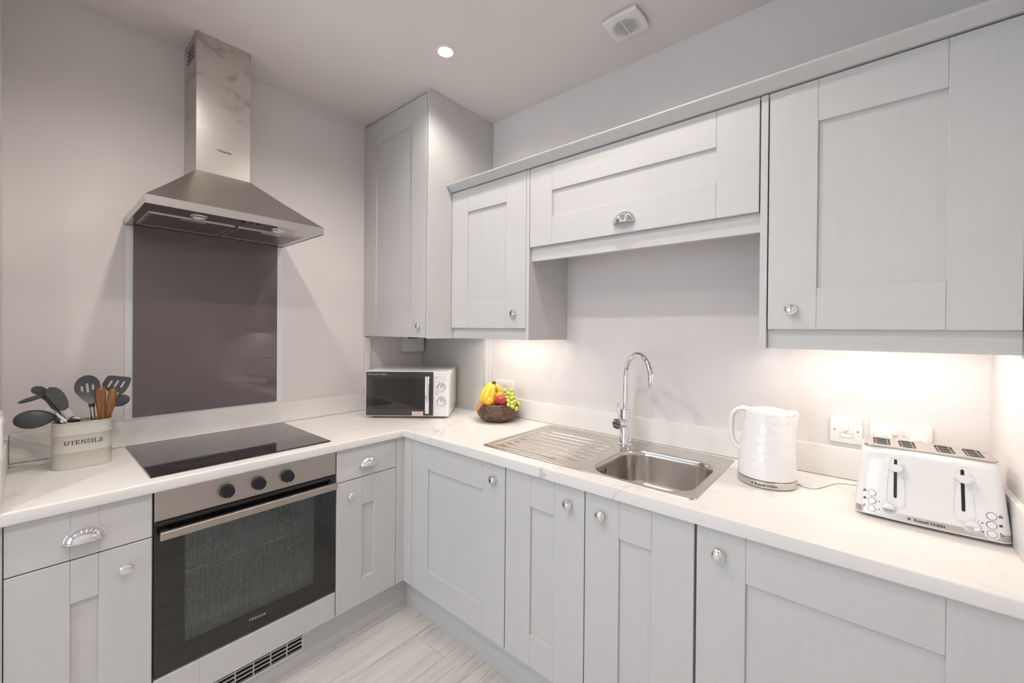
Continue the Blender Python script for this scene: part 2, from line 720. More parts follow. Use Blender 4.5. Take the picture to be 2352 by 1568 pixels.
def cup_handle(side, N, u, z, parent):
    m4 = facing(side, N, u, z)
    bm = new()
    a, c, d = 0.0405, 0.037, 0.026
    nu, nv = 24, 9
    rows = []
    for j in range(nv + 1):
        ph = (PI / 2) * j / nv
        rows.append([m4 @ Vector((-a * math.cos(PI * i / nu), c * math.sin(PI * i / nu) * math.cos(ph), 0.002 + d * math.sin(PI * i / nu) * math.sin(ph))) for i in range(nu + 1)])
    inner = []
    for j in range(nv + 1):
        ph = (PI / 2) * (nv - j) / nv
        k = 0.93
        inner.append([m4 @ Vector((-a * k * math.cos(PI * i / nu), c * k * math.sin(PI * i / nu) * math.cos(ph), 0.002 + d * k * math.sin(PI * i / nu) * math.sin(ph))) for i in range(nu + 1)])
    loft(bm, rows + inner, False, False, closed=False)
    # flange plate and rolled lip
    out = [(-0.0465 * math.cos(PI * i / nu), 0.0435 * math.sin(PI * i / nu)) for i in range(nu + 1)]
    inn = [(-0.037 * math.cos(PI * i / nu), 0.034 * math.sin(PI * i / nu)) for i in range(nu, -1, -1)]
    plate(bm, out + inn, [], 0.0, 0.003, lambda uu, vv, t: m4 @ Vector((uu, vv, t)))
    tube(bm, [m4 @ Vector((-a * math.cos(PI * i / nu), 0.0, 0.002 + d * math.sin(PI * i / nu))) for i in range(nu + 1)], 0.0017, 8)
    tube(bm, [m4 @ Vector((-0.0425 * math.cos(PI * i / nu), 0.0395 * math.sin(PI * i / nu), 0.0028)) for i in range(nu + 1)], 0.0012, 6)
    o = obj('cup_handle', bm, 'chrome', parent, 50)
    o['label'] = 'chrome half-moon cup handle'
    return o


GV = {'h': 'cab_y', 's': 'cab_x'}


def shaker(parent, side, N, u0, u1, z0, z1, sw=0.12, rt_=0.12, rb=0.118, knob_at=None, cup_at=None, name='door', swl=None, swr=None):
    """framed door: the part is the recessed panel, its sub-parts are stiles, rails and handle"""
    swl = swl or sw
    swr = swr or sw
    d = obj(name, sbox(side, N, u0 + swl - 0.012, u1 - swr + 0.012, z0 + rb - 0.012, z1 - rt_ + 0.012, -0.018, -0.0085), 'cab_z', parent)
    for a, b in ((u0, u0 + swl), (u1 - swr, u1)):
        obj('stile', sbox(side, N, a, b, z0, z1, -0.019, 0.0, 0.0012), 'cab_z', d)
    for a, b in ((z0, z0 + rb), (z1 - rt_, z1)):
        obj('rail', sbox(side, N, u0 + swl + 0.0003, u1 - swr - 0.0003, a, b, -0.019, 0.0, 0.0012), GV[side], d)
    if knob_at:
        knob(side, N, *knob_at, d)
    if cup_at:
        cup_handle(side, N, *cup_at, d)
    return d


def slab_front(parent, side, N, u0, u1, z0, z1, cuts, name='drawer_front', cup_at=None):
    """flush front whose stiles and centre board meet in fine grooves"""
    e = [u0] + list(cuts) + [u1]
    mid = obj(name, sbox(side, N, e[1], e[2], z0, z1, -0.019, 0.0, 0.0012), GV[side], parent)
    for a, b in ((e[0], e[1]), (e[2], e[3])):
        obj('stile', sbox(side, N, a, b, z0, z1, -0.019, 0.0, 0.0012), 'cab_z', mid)
    if cup_at:
        cup_handle(side, N, *cup_at, mid)
    return mid


def carcass(parent, side, u0, u1, z0, z1, N, back=0.02, mtl='cab_z', top=False, bottom=True):
    """open-fronted cabinet box behind the doors"""
    bm = new()
    f = N - 0.0205
    t = 0.018
    sbox(side, 0, u0, u0 + t, z0, z1, back, f, bm=bm)
    sbox(side, 0, u1 - t, u1, z0, z1, back, f, bm=bm)
    sbox(side, 0, u0 + t, u1 - t, z0, z1, back, back + 0.008, bm=bm)
    if bottom:
        sbox(side, 0, u0 + t, u1 - t, z0, z0 + t, back + 0.008, f, bm=bm)
    if top:
        sbox(side, 0, u0 + t, u1 - t, z1 - t, z1, back + 0.008, f, bm=bm)
    return obj('carcass', bm, mtl, parent)


# ------------------------------------------------------------------ room shell
YB = -4.60          # wall behind the camera
XR = 2.600          # right wall
YL = -1.856         # short left return wall
HW = 0.915          # worktop height
fl = struct('floor', bx(-0.1, XR + 0.1, YB - 0.1, 0.1, -0.10, -0.012), 'dark', 'pale whitewashed oak plank floor')
PW, PLN = 0.196, 1.22
xi = 0
for x in [i * PW - 0.02 for i in range(14)]:
    y = 0.02 - (xi * 0.47 % PLN)
    ys = [0.0]
    while y > YB:
        if y < -0.02:
            ys.append(y)
        y -= PLN
    ys.append(YB)
    for a, b in zip(ys, ys[1:]):
        x0, x1 = max(x, 0.0), min(x + PW, XR)
        if x1 - x0 > 0.03:
            obj('plank', bx(x0 + 0.0004, x1 - 0.0004, b + 0.0004, a - 0.0004, -0.012, 0.0, 0.0008, 1), 'floor', fl)
    xi += 1
struct('ceiling', bx(-0.1, XR + 0.1, YB - 0.1, 0.1, CEIL, CEIL + 0.08), 'ceiling', 'plain off-white ceiling')
struct('wall_left', bx(-0.1, 0.0, YB - 0.1, 0.1, -0.1, CEIL), 'wall', 'off-white wall behind the cooker hood')
struct('wall_back', bx(0.0, XR, 0.0, 0.1, -0.1, CEIL), 'wall', 'off-white wall behind the sink')
struct('wall_right', bx(XR, XR + 0.1, YB - 0.1, 0.1, -0.1, CEIL), 'wall', 'off-white wall beside the toaster')
struct('wall_return', bx(0.0, 0.60, YL - 0.10, YL, 0.0, CEIL), 'wall', 'short off-white return wall beside the utensil tin')
bm = new()
wx0, wx1, wz0, wz1 = 0.30, 1.90, 0.25, 2.25
plate(bm, [(0, 0), (XR, 0), (XR, CEIL), (0, CEIL)], [[(wx0, wz0), (wx1, wz0), (wx1, wz1), (wx0, wz1)]], 0.0, 0.1, lambda u, v, t: Vector((u, YB - t, v)))
struct('wall_front', bm, 'wall', 'off-white wall with the window, behind the camera')
win = bpy.data.objects.new('window_1', None)
COL.objects.link(win)
win.location = (1.10, YB - 0.05, wz0)
OFF['window_1'] = Vector(win.location)
win['kind'] = 'structure'
win['label'] = 'white framed window behind the camera'
bm = new()
plate(bm, [(wx0, wz0), (wx1, wz0), (wx1, wz1), (wx0, wz1)],
      [[(wx0 + .05, wz0 + .05), (1.075, wz0 + .05), (1.075, wz1 - .05), (wx0 + .05, wz1 - .05)],
       [(1.125, wz0 + .05), (wx1 - .05, wz0 + .05), (wx1 - .05, wz1 - .05), (1.125, wz1 - .05)]],
      0.03, 0.08, lambda u, v, t: Vector((u, YB - t, v)))
obj('window_frame', bm, 'white_trim', win)
pane = mat('window_pane', (255, 255, 255), 0.02, alpha=0.08)
for a, b in ((wx0 + .05, 1.075), (1.125, wx1 - .05)):
    obj('pane', bx(a, b, YB - .058, YB - .052, wz0 + .05, wz1 - .05), pane, win)
# boxed-in pipes behind the microwave and a cover batten on the hood wall
b1 = struct('trim_1', bx(0.0, 0.604, -0.045, 0.0, HW, 1.3585), 'cab_z', 'grey grained boxing panel behind the microwave')
obj('edge_strip', bx(0.604, 0.622, -0.034, 0.0, HW, 1.3585, 0.001, 1), 'white_trim', b1)
obj('edge_strip', bx(0.622, 0.634, -0.012, 0.0, HW, 1.3585, 0.001, 1), 'white_trim', b1)
struct('trim_2', bx(0.0, 0.016, -0.4745, -0.436, 1.021, 1.359, 0.002, 2), 'white_trim', 'pale vertical batten under the tall cabinet')

# ------------------------------------------------------------------ worktop and upstands
WF, SF, WB = 0.6066, 0.6055, 0.878
xs = [0.0, WF, 1.115, 1.925, XR]
ys = [YL + 0.001, -SF, -0.515, -0.062, 0.0]


def keep(i, j):
    xa, ya = (xs[i] + xs[i + 1]) / 2, (ys[j] + ys[j + 1]) / 2
    if xa > WF and ya < -SF:
        return False
    return not (1.115 < xa < 1.925 and -0.515 < ya < -0.062)


bm = new()
V = {}


def wv(i, j, k):
    if (i, j, k) not in V:
        V[i, j, k] = bm.verts.new((xs[i], ys[j], (WB, HW)[k]))
    return V[i, j, k]


K = {(i, j) for i in range(4) for j in range(4) if keep(i, j)}
for i, j in K:
    bm.faces.new((wv(i, j, 1), wv(i + 1, j, 1), wv(i + 1, j + 1, 1), wv(i, j + 1, 1)))
    bm.faces.new((wv(i, j, 0), wv(i, j + 1, 0), wv(i + 1, j + 1, 0), wv(i + 1, j, 0)))
    for (di, dj, a, b) in ((-1, 0, (0, 0), (0, 1)), (1, 0, (1, 0), (1, 1)), (0, -1, (0, 0), (1, 0)), (0, 1, (0, 1), (1, 1))):
        if (i + di, j + dj) not in K:
            p, q = (i + a[0], j + a[1]), (i + b[0], j + b[1])
            bm.faces.new((wv(*p, 0), wv(*q, 0), wv(*q, 1), wv(*p, 1)))
fe = []
for e in bm.edges:
    a, b = e.verts[0].co, e.verts[1].co
    if abs(a.z - b.z) < 1e-6:
        if (abs(a.x - WF) < 1e-6 and abs(b.x - WF) < 1e-6 and min(a.y, b.y) < -SF - 1e-4) or \
           (abs(a.y + SF) < 1e-6 and abs(b.y + SF) < 1e-6 and min(a.x, b.x) > WF - 1e-4 and max(a.x, b.x) > WF + 1e-4):
            fe.append(e)
bmesh.ops.bevel(bm, geom=fe, offset=0.006, segments=4, profile=0.5, affect='EDGES')
tag(obj('worktop', bm, 'marble', None, 35), 'white marble-effect worktop running around the corner', 'worktop')

UH = 1.020
UT = 0.015
for nm, args, lab in (
        ('hood', (0.0, UT, YL + UT + 0.001, -0.0455, HW + .0014, UH), 'marble-effect upstand strip along the wall behind the hob'),
        ('sink', (0.6345, XR - UT, -UT, 0.0, HW + .0014, UH), 'marble-effect upstand strip along the wall behind the sink'),
        ('left', (0.0, WF, YL + 0.001, YL + UT, HW + .0014, UH), 'short marble-effect upstand left of the utensil tin'),
        ('right', (XR - UT, XR, -SF + 0.002, 0.0, HW + .0014, UH), 'marble-effect upstand on the right wall beside the toaster')):
    tag(obj('worktop_upstand', bx(*args, bev=0.0015, seg=2), 'marble'), lab, 'upstand', 'worktop upstands')

# ------------------------------------------------------------------ base cabinets
ND = 0.591
Z0, Z1, ZD = 0.160, 0.8745, 0.737


def drawer_unit(y0, y1, label, knob_u, zc):
    r = thing('base_cabinet', label, 'cabinet', (0.30, (y0 + y1) / 2, Z0), world=True, group='base cabinets')
    carcass(r, 'h', y0 - 0.0005, y1 + 0.0005, Z0, WB, ND)
    cuts = (y0 + 0.1205, y1 - 0.1195)
    slab_front(r, 'h', ND, y0, y1, ZD, Z1, cuts, cup_at=((y0 + y1) / 2, zc))
    shaker(r, 'h', ND, y0, y1, Z0, ZD - 0.0035, sw=0.120, rt_=0.124, rb=0.115, knob_at=(knob_u, 0.668))
    return r


drawer_unit(-1.8365, -1.5385, 'grey drawer cabinet left of the oven', -1.600, 0.786)
drawer_unit(-0.9335, -0.6365, 'narrow grey drawer cabinet right of the oven', -0.871, 0.786)

# oven housing: carcass sides and the false front under the oven
r = thing('oven_housing', 'grey oven housing with a plain front board under the oven', 'cabinet', (0.30, -1.2352, Z0), world=True, group='base cabinets')
bm = new()
box(bm, 0.02, 0.570, -1.5365, -1.5335, Z0, WB)
box(bm, 0.02, 0.570, -0.9370, -0.9350, Z0, WB)
box(bm, 0.02, 0.570, -1.5335, -0.9370, Z0, 0.178)
obj('carcass', bm, 'cab_z', r)
for a, b in ((-1.5335, -1.5290), (-0.9400, -0.9355)):
    obj('edge_trim', bx(0.560, 0.588, a, b, 0.272, WB), 'gap', r)
slab_front(r, 'h', ND, -1.5335, -0.9375, Z0, 0.2675, (-1.4140, -1.0575), name='lower_front')

# sink side
r = thing('base_cabinet', 'grey single-door cabinet in the corner, left of the sink cabinet', 'cabinet', (0.96, -0.30, Z0), world=True, group='base cabinets')
carcass(r, 's', 0.658, 1.2595, Z0, WB, ND, bottom=True)
shaker(r, 's', ND, 0.6590, 1.2590, Z0, Z1, sw=0.121, rt_=0.1215, rb=0.122, knob_at=(1.2010, 0.811))
r = thing('sink_cabinet', 'grey two-door cabinet below the sink with two chrome knobs', 'cabinet', (1.61, -0.30, Z0), world=True, group='base cabinets')
carcass(r, 's', 1.2625, 1.9640, Z0, WB, ND)
shaker(r, 's', ND, 1.2635, 1.6130, Z0, Z1, sw=0.1215, rt_=0.1225, rb=0.118, knob_at=(1.5525, 0.811))
shaker(r, 's', ND, 1.6165, 1.9630, Z0, Z1, sw=0.121, rt_=0.1225, rb=0.118, knob_at=(1.6765, 0.811))
r = thing('base_cabinet', 'wide grey door cabinet below the toaster', 'cabinet', (2.27, -0.30, Z0), world=True, group='base cabinets')
carcass(r, 's', 1.9690, 2.5740, Z0, WB, ND)
shaker(r, 's', ND, 1.9700, 2.5700, Z0, Z1, sw=0.1205, rt_=0.1205, rb=0.118, knob_at=(2.0265, 0.811))
r = thing('corner_post', 'grey L-shaped corner post between the two cabinet runs', 'post', (0.62, -0.61, Z0), world=True)
obj('post_board', bx(0.572, ND, -0.6345, -ND + 0.001, Z0, WB, 0.001, 1), 'cab_z', r)
obj('post_board', bx(ND - 0.0005, 0.6565, -ND, -0.572, Z0, WB, 0.001, 1), 'cab_z', r)
tag(obj('filler_strip', bx(2.575, XR, -ND, -0.572, Z0, WB), 'cab_z'), 'narrow grey filler strip against the right wall', 'filler')
tag(obj('filler_strip', bx(0.560, ND - 0.004, YL + 0.0005, -1.8385, Z0, WB), 'cab_z'), 'narrow grey filler strip against the left return wall', 'filler')

# plinths
PX, PY, PT = 0.541, 0.5385, 0.015
gy0, gy1, gz0, gz1 = -1.4100, -1.0510, 0.066, 0.148
r = thing('plinth', 'grey plinth board under the oven with a vent grille', 'plinth', (PX, -1.2, 0), world=True)
bm = new()
plate(bm, [(YL + 0.0005, 0.0), (-PY - 0.0005, 0.0), (-PY - 0.0005, 0.1595), (YL + 0.0005, 0.1595)],
      [[(gy0, gz0), (gy1, gz0), (gy1, gz1), (gy0, gz1)]], -PT, 0.0, hood_side(PX))
obj('board', bm, 'cab_y', r)
gr = obj('vent_grille', None or (lambda b: plate(b, [(gy0 - .003, gz0 - .006), (gy1 + .003, gz0 - .006), (gy1 + .003, gz1 + .004), (gy0 - .003, gz1 + .004)],
         [[(gy0 + .002, gz0 + .004), (gy1 - .002, gz0 + .004), (gy1 - .002, gz1), (gy0 + .002, gz1)]], 0.0, 0.003, hood_side(PX)))(new()), 'white_trim', r)
for k in range(6):
    y = gy1 - 0.0605 * (k + 1)
    if y > gy0 + 0.01:
        obj('bar', bx(PX - 0.008, PX + 0.002, y - 0.0012, y + 0.0012, gz0 + .004, gz1), 'white_trim', gr)
for z in (0.086, 0.102, 0.118, 0.134):
    obj('slat', bx(PX - 0.006, PX + 0.001, gy0 + .002, gy1 - .002, z - 0.0013, z + 0.0013), 'white_trim', gr)
obj('dark_backing', bx(PX - 0.035, PX - 0.028, gy0 - .02, gy1 + .02, gz0 - .02, 0.158), 'dark', r)  # dark sheet whose colour stands in for the shade behind the grille
tag(obj('plinth', bx(PX, XR, -PY, -PY + PT, 0.0, 0.1595), 'cab_x'), 'long grey plinth board under the sink run', 'plinth')

# ------------------------------------------------------------------ wall cabinets
NWD = 0.319
ZW0, ZW1 = 1.4166, 2.1400
# tall corner cabinet, up to the ceiling
TD, TW, TB = 0.4756, 0.6223, 1.3600
r = thing('tall_cabinet', 'tall grey corner cabinet reaching up to the ceiling', 'cabinet', (0.31, -0.22, TB), world=True, group='wall cabinets')
bm = new()
box(bm, 0.0, 0.602, -TD + 0.020, -0.001, TB + 0.004, TB + 0.022)
box(bm, 0.0, 0.018, -TD + 0.020, -0.001, TB + 0.022, CEIL - 0.001)
obj('carcass', bm, 'cab_z', r)
obj('side_panel', bx(0.6085, TW, -TD - 0.001, -0.001, TB, CEIL - 0.0005, 0.001, 1), 'cab_z', r)
obj('top_fillet', bx(0.0, 0.608, -TD, -TD + 0.018, 2.6285, CEIL - 0.0005), 'cab_x', r)
shaker(r, 's', TD, 0.0015, 0.6035, 1.3645, 2.6245, swl=0.130, swr=0.1255, rt_=0.132, rb=0.1185, knob_at=(0.5500, 1.424))

# small wall cabinet between tall cabinet and sink window bay
r = thing('wall_cabinet', 'small grey wall cabinet beside the tall cabinet, above the fruit bowl', 'cabinet', (0.88, -0.16, 1.3625), world=True, group='wall cabinets')
carcass(r, 's', 0.6232, 1.1370, ZW0, ZW1, NWD, back=0.0, top=True)
shaker(r, 's', NWD, 0.6255, 1.1355, ZW0, ZW1, sw=0.121, rt_=0.120, rb=0.1245, knob_at=(1.0680, 1.484))
obj('end_panel', bx(1.1380, 1.1555, -NWD - 0.001, -0.001, 1.3620, ZW1, 0.001, 1), 'cab_z', r)
obj('pelmet', bx(0.6235, 1.1375, -0.302, -0.284, 1.3620, 1.4155, 0.001, 1), 'cab_x', r)

# bridging cabinet over the tap
r = thing('bridge_cabinet', 'wide low grey flap cabinet above the sink with a cup handle', 'cabinet', (1.61, -0.16, 1.722), world=True, group='wall cabinets')
carcass(r, 's', 1.1560, 2.0685, 1.7840, ZW1, NWD, back=0.0, top=True)
shaker(r, 's', NWD, 1.1580, 2.0655, 1.7840, ZW1, swl=0.1205, swr=0.1245, rt_=0.1205, rb=0.121, cup_at=(1.6165, 1.8215), name='flap_door')
obj('pelmet', bx(1.1562, 2.0690, -0.302, -0.284, 1.7220, 1.7835, 0.001, 1), 'cab_x', r)

# right wall cabinet
r = thing('wall_cabinet', 'large grey wall cabinet on the right, above the toaster', 'cabinet', (2.34, -0.16, 1.358), world=True, group='wall cabinets')
carcass(r, 's', 2.0920, XR - 0.001, ZW0, ZW1, NWD, back=0.0, top=True)
shaker(r, 's', NWD, 2.0925, 2.5955, ZW0, ZW1, swl=0.1205, swr=0.1225, rt_=0.1215, rb=0.1205, knob_at=(2.1515, 1.4755))
obj('end_panel', bx(2.0695, 2.0890, -NWD - 0.001, -0.001, 1.3575, ZW1, 0.001, 1), 'cab_z', r)
obj('pelmet', bx(2.0895, XR - 0.001, -0.302, -0.284, 1.3575, 1.4155, 0.001, 1), 'cab_x', r)

# cornice along the tops
bm = new()
prof = [(-0.300, 2.1450), (-0.318, 2.1450), (-0.324, 2.1458), (-0.356, 2.1680), (-0.3600, 2.1725), (-0.3600, 2.1770), (-0.300, 2.1770)]
loft(bm, [[Vector((0.6232, y, z)) for y, z in prof], [Vector((XR - 0.001, y, z)) for y, z in prof]])
tag(obj('cornice', bm, 'cab_x'), 'grey cornice moulding along the top of the wall cabinets', 'cornice')

# under-cabinet LED strips
for x0, x1, lab in ((0.66, 1.12, 'slim lit LED strip under the small wall cabinet'), (2.13, 2.57, 'slim lit LED strip under the large wall cabinet')):
    r = thing('led_strip', lab, 'light', ((x0 + x1) / 2, -0.19, ZW0), world=True, group='under-cabinet lights')
    obj('housing', bx(x0 - 0.004, x1 + 0.004, -0.206, -0.174, ZW0 - 0.009, ZW0 - 0.0002), 'white_trim', r)
    obj('diffuser', bx(x0, x1, -0.202, -0.178, ZW0 - 0.0115, ZW0 - 0.0088), 'led', r)
    area_light('led_light', ((x0 + x1) / 2, -0.19, ZW0 - 0.0130), (0, 0, 0), x1 - x0, 0.022, LED_W, LED_COL)

# ------------------------------------------------------------------ splashback and cooker hood
r = thing('splashback', 'mauve glass splashback behind the hob', 'splashback', (0.0, -1.24, UH), world=True)
obj('backing_panel', bx(0.0, 0.0035, -1.5400, -0.9385, UH + 0.0005, 1.8260), 'backing', r)
obj('glass_panel', bx(0.0036, 0.0095, -1.5155, -0.9650, UH + 0.0100, 1.8262, 0.0008, 1), 'splash', r)

HX, HY0, HY1 = 0.470, -1.5425, -0.9390
HZ0, HZ1 = 1.8270, 1.8570
hood = thing('cooker_hood', 'brushed steel chimney cooker hood above the hob', 'cooker hood', (0.0, -1.2405, HZ0), world=True)
bm = new()
t = 0.002
box(bm, HX - t, HX, HY0, HY1, HZ0, HZ1)
box(bm, 0.001, HX - t, HY0, HY0 + t, HZ0, HZ1)
box(bm, 0.001, HX - t, HY1 - t, HY1, HZ0, HZ1)
obj('rim', bm, 'steel_y', hood)
# canopy: slightly hollow pyramid
CY0, CY1, CXF, CZ = -1.3475, -1.1490, 0.200, 2.0640
loops = []
for k in range(13):
    s = k / 12
    e = 1 - (1 - s) ** 1.0
    h = s + 0.014 * math.sin(PI * s) * -1
    loops.append([Vector((0.001, HY0 + (CY0 - HY0) * e, HZ1 + (CZ - HZ1) * h)), Vector((HX + (CXF - HX) * e, HY0 + (CY0 - HY0) * e, HZ1 + (CZ - HZ1) * h)),
                  Vector((HX + (CXF - HX) * e, HY1 + (CY1 - HY1) * e, HZ1 + (CZ - HZ1) * h)), Vector((0.001, HY1 + (CY1 - HY1) * e, HZ1 + (CZ - HZ1) * h))])
bm = new()
loft(bm, loops, True, False)
obj('canopy', bm, 'steel_z', hood, 28)
ch = obj('chimney', bx(0.001, CXF, CY0, CY1, CZ - 0.006, CEIL - 0.0008, 0.0006, 1), 'steel_smudged', hood)
# the sleeve is stepped back at the top of its left side, with vent slots
for k in range(4):
    for q in range(4):
        x = 0.060 + q * 0.028
        z = 2.548 + k * 0.016 + q * 0.0
        obj('vent_slot', bx(x, x + 0.019, CY0 - 0.0006, CY0 + 0.001, z, z + 0.007), 'dark', ch)
under = obj('underside', bx(0.012, HX - t, HY0 + t, HY1 - t, HZ0 + 0.0015, HZ0 + 0.014), mat('polished_underside', (170, 164, 160), 0.10, 1.0), hood)
for a, b in ((-1.5080, -1.2440), (-1.2260, -0.9700)):
    f_ = obj('grease_filter', bx(0.070, 0.318, a, b, HZ0 - 0.001, HZ0 + 0.008, 0.001, 1), 'filter', hood)
    bm = new()
    plate(bm, [(0.066, a - .004), (0.322, a - .004), (0.322, b + .004), (0.066, b + .004)],
          [[(0.076, a + .006), (0.312, a + .006), (0.312, b - .006), (0.076, b - .006)]], 0.0, 0.008, lambda u, v, tt: Vector((u, v, HZ0 - 0.002 + tt)))
    obj('filter_frame', bm, 'steel_y', f_)
    obj('latch', bx(0.285, 0.306, (a + b) / 2 - 0.04, (a + b) / 2 + 0.04, HZ0 - 0.004, HZ0 + 0.002, 0.001, 1), 'steel_y', f_)
for y in (-1.3760, -1.1000):
    m4 = Matrix.Translation((0.386, y, HZ0 + 0.002)) @ Matrix.Rotation(PI, 4, 'X')
    l_ = obj('lamp_ring', lathe(new(), [(0.020, 0), (0.027, 0), (0.027, 0.003), (0.021, 0.005), (0.020, 0.002)], 28, m4), 'chrome', hood, 40)
    obj('lamp_lens', lathe(new(), [(0.0, 0.001), (0.0200, 0.001), (0.0190, 0.003), (0.0, 0.0035)], 24, m4), 'white_plastic', l_, 40)
for y in (-1.2450, -1.2180, -1.1930):
    m4 = Matrix.Translation((0.440, y, HZ0 + 0.002)) @ Matrix.Rotation(PI, 4, 'X')
    obj('button', lathe(new(), [(0, 0), (0.005, 0), (0.005, 0.003), (0, 0.003)], 16, m4), 'black_plastic', hood)
me = text_mesh('Hisense', 0.0150, hood_side(CXF + 0.0004), bold=0.00025, spacing=1.05)
for v in me.vertices:
    v.co.y += -1.2482
    v.co.z += 2.1685
obj('brand_lettering', me, 'ink', hood)

# ------------------------------------------------------------------ hob
r = thing('induction_hob', 'black glass hob set into the worktop', 'hob', (0.296, -1.241, HW), world=True)
obj('glass_top', bx(0.036, 0.5580, -1.5385, -0.9435, HW, HW + 0.0055, 0.002, 2), 'black_glass', r)
for cx, cy, rr in ((0.40, -1.395, 0.105), (0.40, -1.075, 0.075), (0.17, -1.395, 0.075), (0.17, -1.080, 0.100)):
    bm = plate(new(), circle(rr, 48, cx, cy), [circle(rr - 0.0012, 48, cx, cy)], 0.0, 0.0002, lambda u, v, tt: Vector((u, v, HW + 0.0054 + tt)))
    obj('cooking_ring', bm, 'hob_print', r)
for k in range(5):
    bm = plate(new(), circle(0.0045, 16, 0.530, -1.300 + k * 0.03), [circle(0.0036, 16, 0.530, -1.300 + k * 0.03)], 0.0, 0.0002, lambda u, v, tt: Vector((u, v, HW + 0.0054 + tt)))
    obj('touch_mark', bm, 'hob_print', r)

# ------------------------------------------------------------------ oven
OY0, OY1 = -1.5325, -0.9385
OZ0, OZ1, OP = 0.2790, 0.8755, 0.7785
r = thing('oven', 'built-in electric oven with steel control panel and dark glass door', 'oven', (0.30, -1.2355, OZ0), world=True)
OVEN = r
bm = new()      # cavity walls
cx0, cx1 = 0.110, 0.556
box(bm, cx0 - 0.01, cx1, OY0 + 0.03, OY0 + 0.04, 0.300, 0.770)
box(bm, cx0 - 0.01, cx1, OY1 - 0.04, OY1 - 0.03, 0.300, 0.770)
box(bm, cx0 - 0.01, cx0, OY0 + 0.04, OY1 - 0.04, 0.300, 0.770)
box(bm, cx0, cx1, OY0 + 0.04, OY1 - 0.04, 0.300, 0.330)
box(bm, cx0, cx1, OY0 + 0.04, OY1 - 0.04, 0.755, 0.770)
obj('cavity', bm, 'cavity', r)
cp = obj('control_panel', bx(0.566, 0.5915, OY0, OY1, OP + 0.002, OZ1, 0.0008, 1), 'oven_steel', r)
NP = 0.5915
for y, marks in ((-1.3365, 12), (-1.2355, 9), (-1.1350, 7)):
    m4 = facing('h', NP, y, 0.8250)
    kb = obj('control_knob', lathe(new(), [(0.0, -0.002), (0.0235, -0.002), (0.0235, 0.003), (0.0215, 0.005), (0.0205, 0.022), (0.0195, 0.0245), (0.0170, 0.0250), (0.0, 0.0243)], 36, m4), 'black_plastic', cp, 40)
    bm = new()
    lathe(bm, [(0, 0.0250), (0.0009, 0.0250), (0.0009, 0.0256), (0, 0.0256)], 8, m4 @ Matrix.Translation((-0.004, -0.016, 0)))
    obj('pointer', bm, 'white_plastic', kb)
    bm = new()
    for k in range(marks):
        a = math.radians(60 - 230 * k / (marks - 1) + 80) if marks != 12 else math.radians(20 + 220 * k / 11)
        q = m4 @ Matrix.Rotation(a, 4, 'Z') @ Matrix.Translation((0.0295, 0, 0))
        s_ = 0.0016 if (k % 2 or marks == 12) else 0.0011
        box(bm, -s_, s_, -0.0006, 0.0006, 0.0, 0.0003, M4=q)
        if marks == 12:
            box(bm, -s_, s_, 0.0018, 0.0026, 0.0, 0.0003, M4=q)
    obj('dial_marks', bm, 'ink', cp)
# door: black glass frame with a see-through window
DZ0, DZ1 = OZ0, OP - 0.0035
WY0, WY1, WZ0, WZ1 = -1.4540, -1.0280, 0.350, 0.735
dr = obj('oven_door', plate(new(), [(OY0, DZ0), (OY1, DZ0), (OY1, DZ1), (OY0, DZ1)],
         [[(WY0, WZ0), (WY1, WZ0), (WY1, WZ1), (WY0, WZ1)]], -0.024, 0.0, hood_side(0.5905)), 'black_glass', r)
obj('window_pane', bx(0.5870, 0.5903, WY0, WY1, WZ0, WZ1), 'oven_glass', dr)
# fine dotted screen edge strip inside the window
obj('inner_frame', plate(new(), [(WY0 - .004, WZ0 - .004), (WY1 + .004, WZ0 - .004), (WY1 + .004, WZ1 + .004), (WY0 - .004, WZ1 + .004)],
    [[(WY0 + .004, WZ0 + .022), (WY1 - .020, WZ0 + .022), (WY1 - .020, WZ1 - .004), (WY0 + .004, WZ1 - .004)]], -0.028, -0.0245, hood_side(0.5905)), 'black_plastic', dr)
bar = obj('handle', bx(0.6150, 0.6330, -1.5235, -0.9470, 0.7290, 0.7545, 0.0012, 1), 'oven_steel', dr)
for y in (-1.5100, -0.9605):
    obj('handle_mount', bx(0.5900, 0.6160, y - 0.010, y + 0.010, 0.7270, 0.7520, 0.002, 1), 'black_plastic', dr)
obj('door_top_vent', bx(0.570, 0.5880, OY0 + 0.004, OY1 - 0.004, OP - 0.003, OP + 0.0015), 'black_plastic', r)
me = text_mesh('Hisense', 0.0165, hood_side(0.5908), bold=0.0003, spacing=1.05)
for v in me.vertices:
    v.co.y += -1.2360
    v.co.z += 0.3205
obj('brand_lettering', me, 'light_print', dr)
# shelf and side runners in the cavity
rk = obj('wire_shelf', tube(new(), [(0.548, OY0 + 0.045, 0.566), (0.548, OY1 - 0.045, 0.566)], 0.0022, 8), 'chrome', r, 40)
for k in range(18):
    y = OY0 + 0.06 + k * (OY1 - OY0 - 0.12) / 17
    obj('wire', tube(new(), [(0.130, y, 0.566), (0.548, y, 0.566), (0.5485, y, 0.572)], 0.0012, 5), 'chrome', rk, 40)
obj('wire', tube(new(), [(0.130, OY0 + 0.045, 0.566), (0.130, OY1 - 0.045, 0.566)], 0.0022, 6), 'chrome', rk, 40)
for z in (0.42, 0.47, 0.52, 0.60, 0.65):
    obj('runner', tube(new(), [(0.130, OY1 - 0.046, z), (0.545, OY1 - 0.046, z), (0.545, OY1 - 0.046, z + 0.012)], 0.0018, 6), 'chrome', r, 40)


